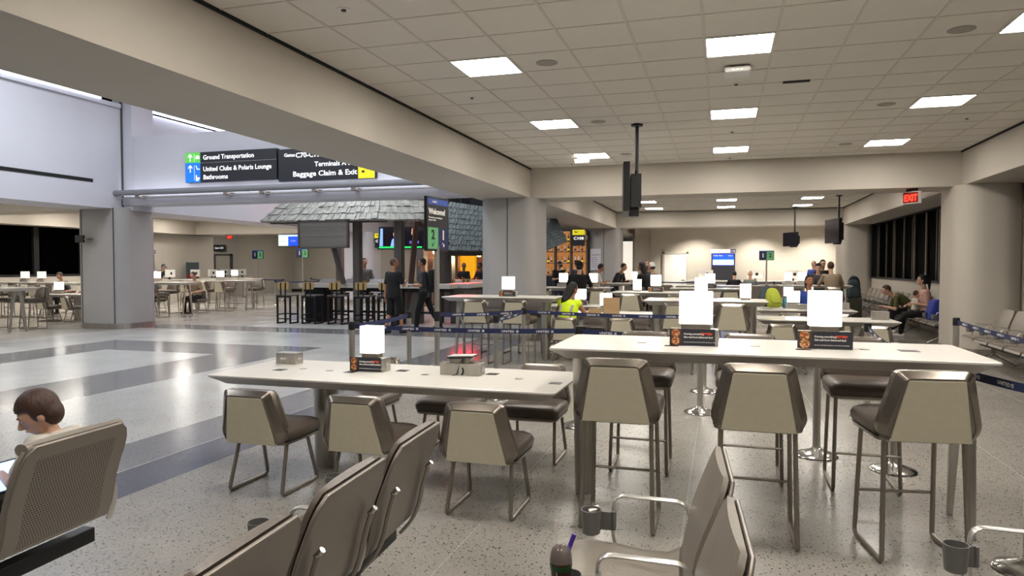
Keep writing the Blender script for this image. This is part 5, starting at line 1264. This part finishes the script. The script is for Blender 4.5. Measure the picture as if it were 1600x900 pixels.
    for i, s in enumerate((-1, 1)):
        cap_(bm, sh[i], elb[i], .05, .038); cap_(bm, elb[i], wri[i], .038, .026)
        d = (wri[i]-elb[i]).normalized(); dn = V3((0, 0, -1)); pn = (dn-d*dn.dot(d)); pn = pn.normalized() if pn.length > .15 else V3((-s, 0, 0))
        la = d.cross(pn).normalized(); pe = wri[i]+d*.085
        if la.y*0+la.x*s < 0: la = -la       # la points outwards
        cap_(bm, wri[i]+d*.01, pe, .026, .034, 12, .5, la)
        for q, (off, ln, rr) in enumerate(((-.028, .062, .0085), (-.0095, .075, .009), (.0095, .07, .009), (.028, .055, .008))):
            a0 = pe+la*off+d*.01; d1 = (d+pn*curl*.6).normalized(); a1 = a0+d1*ln*.5; d2 = (d+pn*curl*2.2).normalized(); cap_(bm, a0, a1, rr+.001, rr, 8); cap_(bm, a1, a1+d2*ln*.5, rr, rr*.85, 8)
        th0 = wri[i]+d*.03-la*.024; th1 = th0+(d*.6-la*.8+pn*.4).normalized()*.04; cap_(bm, th0, th1, .012, .0105, 8); cap_(bm, th1, th1+(d*.9+pn*.5-la*.1).normalized()*.032, .0105, .009, 8)
        cap_(bm, hp[i], knees[i], .075, .052); cap_(bm, knees[i], ank[i], .054, .036)
        fd = V3((0, 1, 0)); cap_(bm, ank[i]+V3((0, -.03, -.045)), ank[i]+V3((0, .15, -.055)), .034, .028)
    melt('body', bm, skin, t, vox*.8 if vox < .012 else .0105, 1)
    # top
    bm = B(); torso(bm, .014)
    for i in (0, 1):
        if sleeve == 'short': cap_(bm, sh[i], sh[i].lerp(elb[i], .72), .062, .057)
        elif sleeve == 'long': cap_(bm, sh[i], elb[i], .062, .05); cap_(bm, elb[i], elb[i].lerp(wri[i], .9), .05, .036)
    melt('vest' if top == 'vest' else 'shirt', bm, top, t, vox, 2)
    if bottom:
        bm = B(); cap_(bm, hp[0], hp[1], .105, .105, 14); cap_(bm, H0+V3((-.04, 0, .03)), H0+V3((.04, 0, .03)), .118, .118, 14)
        for i in (0, 1):
            if legs == 'long': cap_(bm, hp[i], knees[i], .094, .068); cap_(bm, knees[i], ank[i]+V3((0, 0, .01)), .068, .056)
            else: cap_(bm, hp[i], knees[i], .098, .082)
        melt('trousers' if legs == 'long' else 'shorts', bm, bottom, t, vox, 2)
    for i in (0, 1):
        bm = B(); a = ank[i]; cap_(bm, a+V3((0, -.035, -.045)), a+V3((0, .155, -.05)), .042, .036); cap_(bm, a+V3((0, -.02, -.01)), a+V3((0, -.02, -.04)), .042, .042); melt('shoe', bm, shoes, t, .011, 1)
    # hair / hat
    if style != 'bald':
        bm = B()
        ball(bm, hc+HR @ V3((0, -.014*h_, .03*h_)), .085*h_, .100*h_, .104*h_, 16, 12, rot=HR)
        if style in ('long', 'pony', 'bun'): ball(bm, hc+HR @ V3((0, -.035*h_, -.005)), .086*h_, .085*h_, .10*h_, rot=HR)
        if style == 'long': cap_(bm, hc+HR @ V3((0, -.06, -.02)), hc+HR @ V3((-.02, -.10, -.22)), .092, .075, 14, .7, side); cap_(bm, hc+HR @ V3((-.02, -.10, -.2)), hc+HR @ V3((-.05, -.11, -.32)), .07, .035, 12, .7, side)
        if style == 'pony': cap_(bm, hc+HR @ V3((0, -.105, .03)), hc+HR @ V3((0, -.13, -.06)), .035, .04); cap_(bm, hc+HR @ V3((0, -.13, -.06)), hc+HR @ V3((0, -.12, -.22)), .04, .015)
        if style == 'mop': ball(bm, hc+HR @ V3((0, -.012*h_, .034*h_)), .093*h_, .108*h_, .106*h_, 18, 12, rot=HR); ball(bm, hc+HR @ V3((0, -.045*h_, -.012*h_)), .084*h_, .07*h_, .085*h_, rot=HR)
        if style == 'bun': ball(bm, hc+HR @ V3((0, -.09, .06)), .04)
        # keep the face free
        for v in bm.verts:
            q = HR.inverted() @ (v.co-hc)
            if q.y > (.03 if style == 'mop' else .045)*h_ and q.z < (.036 if style == 'mop' else .062)*h_: v.co = hc+HR @ V3((q.x*.86, .03*h_, max(q.z, -.03*h_)*.9))
        m_ = 'cap' if style == 'cap' else 'hair'
        o = melt(m_, bm, hair, t, .0095, 1)
        if style == 'cap':
            bm = B(); cap_(bm, hc+HR @ V3((0, .07, .055)), hc+HR @ V3((0, .15, .04)), .07, .06, 14, .12, HR.to_3x3() @ side); obj('brim', bm, hair, o)
            bm = B(); ball(bm, hc+HR @ V3((0, -.03, -.02)), .079, .082, .075, rot=HR); obj('hair', bm, 'hair_black', t)
    elif hair:
        bm = B(); ball(bm, hc+HR @ V3((0, -.008, .016)), .079, .098, .104, 16, 12, rot=HR)
        for v in bm.verts:
            q = HR.inverted() @ (v.co-hc)
            if q.y > .03 and q.z < .08: v.co = hc+HR @ V3((q.x*.8, .02, q.z*.8))
        melt('hair', bm, hair, t, .0095, 1)
    for s in (-1, 1):
        bm = B(); ball(bm, hc+HR @ V3((s*.03*h_, .0835*h_, .008*h_)), .011*h_, .007*h_, .006*h_, 8, 6, rot=HR); e = obj('eye', bm, 'eye_white', t)
        bm = B(); ball(bm, hc+HR @ V3((s*.03*h_, .089*h_, .008*h_)), .0055*h_, .004*h_, .0055*h_, 8, 6, rot=HR); obj('iris', bm, 'eye_dark', e)
        bm = B(); cap_(bm, hc+HR @ V3((s*.018*h_, .092*h_, .032*h_)), hc+HR @ V3((s*.048*h_, .08*h_, .034*h_)), .005*h_, .004*h_, 6); obj('eyebrow', bm, 'hair_black', t)
    bm = B(); cap_(bm, hc+HR @ V3((-.018*h_, .092*h_, -.05*h_)), hc+HR @ V3((.018*h_, .092*h_, -.05*h_)), .005*h_, .005*h_, 6); obj('mouth', bm, 'lip', t)
    t['_'] = 0; del t['_']
    P_ = dict(hc=hc, HR=HR, nb=nb, sp=sp, H0=H0, mid=mid, sh=sh, wri=wri, elb=elb, knees=knees, ank=ank)
    if extra: extra(t, P_)
    return t
SIT = dict(hip=.56, feet=((-.12, .42), (.12, .42)))                       # on a low chair
SITB = dict(hip=.87, feet=((-.11, .36, .28), (.11, .36, .28)))            # on a bar stool, feet on the rest
def glasses(t, P_):
    b_ = B()
    for s in (-1, 1): tube(b_, [P_['hc']+P_['HR'] @ Vector((s*.032+.024*math.cos(k*PI/5), .102, .008+.018*math.sin(k*PI/5))) for k in range(10)], .002, 5, closed=True); tube(b_, [P_['hc']+P_['HR'] @ Vector((s*.056, .10, .012)), P_['hc']+P_['HR'] @ Vector((s*.083, 0, .01))], .002, 5)
    obj('glasses', b_, 'black_plastic', t)

# boy in the left foreground bench
person('young boy with short brown hair sitting in the left bench, bent over a tablet', -2.93, 2.50, PI/2+.06, z0=0, scale=.66, hip=.74, lean=0, hunch=16, feet=((-.1, .55, .40), (.1, .55, .40)),
       hands=((-.14, .40, .98), (.12, .38, .97)), head=(42, -30), hs=1.3, top='cloth_white', bottom='cloth_grey', hair='hair_brown', style='mop', vox=.012, neck=.03)
t = thing('tablet', 'tablet with pale blue screen held by the boy at the left edge', 'tablet', (-3.14, 2.36, .63), PI/2); t.rotation_euler = (math.radians(40), 0, PI/2)
fr = obj('casing', bx(-.12, .12, -.085, .085, 0, .009), 'black_plastic', t, smooth=False, bev=.003); obj('screen', bx(-.108, .108, -.073, .073, .009, .0105), 'screen_light', fr, smooth=False)
# two men in the hall
person('bald man in black T-shirt and shorts standing with his back to us, glasses', -7.42, 15.05, math.radians(-22), scale=1.0, feet=((-.13, -.16), (.12, .14)), hands=((-.28, -.02, .80), (.13, .27, 1.22)), head=(-38, 0), top='cloth_black', bottom='cloth_black', legs='short', skin='skin_tan', hair='hair_brown', style='bald', shoes='black_plastic', bulk=1.16, extra=glasses)
def rucksack(t, P_):
    b_ = B(); c = P_['mid']+Vector((0, -.2, .12)); loft(b_, [[(c.x+px, c.y+py, c.z+zz) for px, py in rrect(w_, d_, min(w_, d_)*.4, 4)] for zz, w_, d_ in ((-.28, .26, .12), (-.24, .31, .17), (0, .32, .18), (.14, .27, .15), (.2, .16, .08))]); obj('backpack', b_, 'cloth_black', t)
    b_ = B()
    for s in (-.1, .1): tube(b_, fillet([(s, -.12, P_['mid'].z-.05), (s, -.05, P_['nb'].z+.0), (s*1.1, .12, P_['nb'].z-.08), (s*1.3, .12, P_['mid'].z+.02), (s*1.4, -.08, P_['mid'].z-.1)], .05, 4), .012, 8, flat=(.022, .006))
    obj('backpack_strap', b_, 'cloth_black', t)
person('dark haired man in grey shirt with a black backpack talking to the bald man', -6.88, 15.62, math.radians(98), scale=1.0, lean=3, feet=((-.1, .18), (.12, -.38, .02)), hands=((-.13, .25, 1.12), (.25, .0, .85)), head=(10, -5), top='cloth_charcoal', bottom='cloth_black', skin='skin_tan', hair='hair_black', shoes='black_plastic', extra=lambda t, P_: (rucksack(t, P_), glasses(t, P_)))
person('young man in grey T-shirt standing behind the bar', -10.25, 18.85, math.radians(200), scale=1.02, hands=((-.22, .15, .95), (.22, .15, .95)), head=(20, 8), top='cloth_grey', bottom='cloth_charcoal', hair='hair_black', vox=.016)
person('person in dark vest and white shirt seated behind the back counter', -9.05, 24.1, PI, hip=.87, feet=((-.1, .1), (.1, .1)), hands=((-.15, .32, 1.15), (.15, .32, 1.15)), head=(30, -10), skin='skin_dark', top='cloth_black', sleeve='long', bottom='cloth_black', style='bald', hair='hair_black', vox=.016)
person('person in dark clothes at the back counter right of the one in the vest', -8.4, 24.15, PI*.9, hands=((-.15, .32, 1.15), (.15, .3, 1.12)), head=(-30, -20), skin='skin_dark', top='cloth_black', sleeve='long', bottom='cloth_black', vox=.016, hip=.88, feet=((-.1, .1), (.1, .1)))
# dining bay
person('man in black shirt and black cap seated with his back to us', -3.2, 16.12, 0, lean=8, hunch=8, hands=((-.18, .38, 1.12), (.18, .38, 1.12)), head=(0, -12), top='cloth_black', bottom='cloth_navy', hair='cloth_black', style='cap', bulk=1.15, **SITB)
person('man in black shirt standing left of the bottle shelves, looking at his hand', -5.55, 24.3, math.radians(-150), hands=((-.12, .34, 1.16), (.1, .34, 1.14)), head=(0, -30), lean=6, hunch=8, top='cloth_black', bottom='cloth_navy', hair='cloth_black', style='cap', vox=.016)
person('dark haired person in grey top before the bottle shelves', -5.0, 24.9, math.radians(30), hands=((-.2, .2, 1.0), (.2, .2, 1.0)), top='cloth_charcoal', bottom='cloth_navy', vox=.016)
person('man in pale beige shirt leaning on the high table near the far column', -3.75, 20.55, math.radians(-62), lean=22, hunch=14, hands=((-.16, .5, 1.12), (.12, .5, 1.12)), head=(0, -20), top='cloth_white', bottom='cloth_charcoal', skin='skin_tan', vox=.015, extra=glasses, hip=.9)
person('black haired man with a beard beside the man in beige', -3.25, 22.2, math.radians(-110), lean=20, hunch=14, hands=((-.16, .45, 1.12), (.12, .45, 1.12)), head=(0, -15), top='cloth_black', sleeve='long', bottom='cloth_charcoal', skin='skin_tan', vox=.015, hip=.9)
person('woman with long black hair in black, leaning at the table, facing left', -1.85, 18.6, math.radians(55), lean=10, hunch=12, hands=((-.16, .42, 1.08), (.12, .42, 1.08)), head=(15, -5), top='cloth_black', sleeve='long', bottom='cloth_black', skin='skin_tan', style='long', vox=.014, **SITB)
person('person in tan jacket and white cap behind the woman in black', -1.75, 20.4, math.radians(70), lean=10, hunch=10, hands=((-.16, .4, 1.1), (.12, .4, 1.1)), top='cloth_tan', sleeve='long', bottom='cloth_black', style='cap', hair='white', vox=.016, **SITB)
person('bald person standing further back above the woman in black', -2.35, 23.6, PI, hands=((-.2, .2, 1.0), (.2, .2, 1.0)), top='cloth_charcoal', bottom='cloth_black', style='bald', hair=None, skin='skin_tan', vox=.016, hip=.88)
def vest_bands(t, P_):
    b_ = B()
    for s in (-1, 1): tube(b_, fillet([(s*.115, -.135, P_['H0'].z+.02), (s*.115, -.13, P_['mid'].z), (s*.11, -.105+P_['nb'].y*.4, P_['nb'].z-.1), (s*.1, P_['nb'].y-.02, P_['nb'].z-.005)], .1, 5), .02, 8, flat=(.024, .006))
    obj('reflective_band', b_, 'vest_band', t)
person('woman with long black hair in a yellow safety vest, back to us', -2.48, 11.56, math.radians(-12), lean=6, hunch=12, hands=((-.2, .40, .82), (.2, .42, .82)), head=(-25, -18), scale=.95, top='vest', sleeve='none', bottom='cloth_black', hair='hair_black', style='long', skin='skin_tan', vox=.011, extra=vest_bands, **SIT)
person('woman in blue top looking at us just above the right big lamp', 1.70, 15.36, PI, lean=4, hunch=8, hands=((-.25, .38, .82), (.2, .4, .82)), head=(18, 4), top='cloth_blue', bottom='cloth_black', hair='hair_black', style='pony', vox=.012, skin='skin_tan', **SIT)
person('man in grey shirt seated behind the far right table, looking down', 2.62, 21.35, PI*.95, lean=12, hunch=14, hands=((-.2, .36, 1.14), (.2, .36, 1.14)), head=(0, -25), top='cloth_charcoal', bottom='cloth_black', vox=.014, **SITB)
person('woman with long dark hair standing behind the man in grey', 2.95, 23.2, PI*.9, hands=((-.2, .2, 1.0), (.2, .2, 1.0)), head=(30, -10), top='cloth_black', bottom='cloth_black', style='long', vox=.016)
person('man in beige shirt seated with his back to us at the far right table', 2.72, 19.45, math.radians(8), lean=10, hunch=10, hands=((-.2, .4, 1.12), (.2, .4, 1.12)), top='cloth_tan', bottom='cloth_charcoal', hair='hair_brown', vox=.014, bulk=1.1, **SITB)
S_(-1.85, 18.55, 'bar stool of the woman in black near the fifth row', -.9); S_(-1.75, 20.35, 'bar stool of the person in the white cap', -1.2)
for q_, x_, y_ in (('brown haired person', -18.7, 19.35), ('child in the hood', -17.0, 19.35), ('left bent person', -21.2, 18.35), ('right bent person', -20.1, 18.35)): pass
C_(-21.2, 18.32, 'low chair of the left one of two bent persons, left area', PI); C_(-20.1, 18.32, 'low chair of the right one of two bent persons, left area', PI)
S_(2.72, 19.42, 'bar stool of the man in beige at the far right table'); S_(2.62, 21.45, 'bar stool of the man in grey at the far right table', PI)
person('person in royal blue top by the back wall', 3.35, 28.7, PI*.8, hands=((-.2, .2, 1.0), (.2, .2, 1.0)), top='cloth_royal', bottom='cloth_black', vox=.016, hair='hair_grey')
person('bald person seated on the bench row before the gate desk', 1.0, 26.62, 0, lean=5, hands=((-.2, .3, .75), (.2, .3, .75)), top='cloth_grey', bottom='cloth_black', style='bald', hair=None, vox=.016, hip=.57, feet=((-.12, .42), (.12, .42)))
person('dark haired person slumped on the bench row before the gate desk', .45, 26.62, 0, lean=5, hunch=10, hands=((-.2, .3, .75), (.2, .3, .75)), head=(0, -20), top='cloth_black', bottom='cloth_black', vox=.016, hip=.57, feet=((-.12, .42), (.12, .42)))
# bench under the window
person('man in olive T-shirt and black trousers bent forward over his phone', 4.36, 18.72, PI/2, lean=38, hunch=26, hands=((-.12, .62, .62), (.12, .60, .60)), head=(0, -25), hip=.55, feet=((-.16, .50), (.16, .52)), top='cloth_olive', bottom='cloth_black', hair='hair_brown', shoes='white', vox=.012, bulk=1.1)
t = thing('phone', 'black phone in the hands of the man in olive', 'phone', (3.68, 18.72, .60), 0); obj('casing', bx(-.04, .04, -.075, .075, 0, .009), 'black_plastic', t, smooth=False, bev=.003); obj('screen', bx(-.036, .036, -.07, .07, .009, .010), 'kiosk_bar', t, smooth=False)
person('woman in pale pink shirt with ponytail sitting and holding a baby', 4.36, 17.45, PI/2, lean=4, hunch=4, hands=((-.10, .26, .76), (.14, .30, .72)), head=(-10, -6), hip=.55, feet=((-.05, .70, .1), (.12, .48)), top='cloth_pink', bottom='cloth_black', hair='hair_black', style='pony', shoes='white', vox=.012)
person('baby in white held on the lap of the woman in pink', 4.12, 17.5, -PI/2+.3, z0=.26, scale=.42, hip=.93, lean=8, hands=((-.2, .22, 1.05), (.2, .22, 1.05)), feet=((-.12, .35, .55), (.12, .35, .55)), head=(0, 0), hs=1.5, top='cloth_white', sleeve='long', bottom='cloth_white', hair='hair_brown', style='short', shoes='cloth_white', vox=.02)
t = thing('tote_bag', 'royal blue zipped bag leaning on the seat behind the woman in pink', 'bag', (4.30, 16.78, .45), PI/2); t.rotation_euler = (math.radians(12), 0, PI/2)
b_ = B(); loft(b_, [[(x, y, z) for x, y in rrect(w_, d_, .04, 3)] for z, w_, d_ in ((0, .42, .2), (.05, .46, .24), (.38, .46, .2), (.44, .42, .1))]); obj('bag_body', b_, 'cloth_royal', t); b_ = B(); tube(b_, [(-.21, -.06, .43), (.21, -.06, .43)], .005, 6); tube(b_, [(-.2, -.125, .05), (-.2, -.105, .40)], .005, 6); obj('piping', b_, 'white', t)
# left area
person('gate worker in black cap leaning over the left gate counter', -23.62, 24.9, math.radians(-100), lean=26, hunch=14, hands=((-.2, .45, 1.05), (.2, .45, 1.05)), head=(0, -20), top='cloth_black', bottom='cloth_black', style='cap', hair='cloth_charcoal', vox=.016)
person('seated person with brown hair at the left high tables, head above the table', -18.7, 19.62, PI, hands=((-.2, .3, .72), (.2, .3, .72)), lean=4, hunch=8, head=(0, -20), top='cloth_grey', bottom='cloth_black', hair='hair_grey', vox=.016, **SIT)
person('seated child in a dark yellow patterned hood at the left high tables', -17.0, 19.62, PI, hands=((-.2, .3, .72), (.2, .3, .72)), lean=4, hunch=8, head=(0, -20), top='cloth_tan', bottom='cloth_black', hair='hair_brown', style='short', vox=.016, **SIT)
person('dark haired person bent over the long left high table, left', -21.2, 18.3, PI, hands=((-.2, .3, .72), (.2, .3, .72)), lean=6, hunch=10, head=(0, -30), top='cloth_charcoal', bottom='cloth_black', hair='hair_brown', vox=.016, **SIT)
person('dark haired person bent over the long left high table, right', -20.1, 18.3, PI, hands=((-.2, .3, .72), (.2, .3, .72)), lean=6, hunch=10, head=(0, -30), top='cloth_black', bottom='cloth_black', hair='hair_black', vox=.016, **SIT)
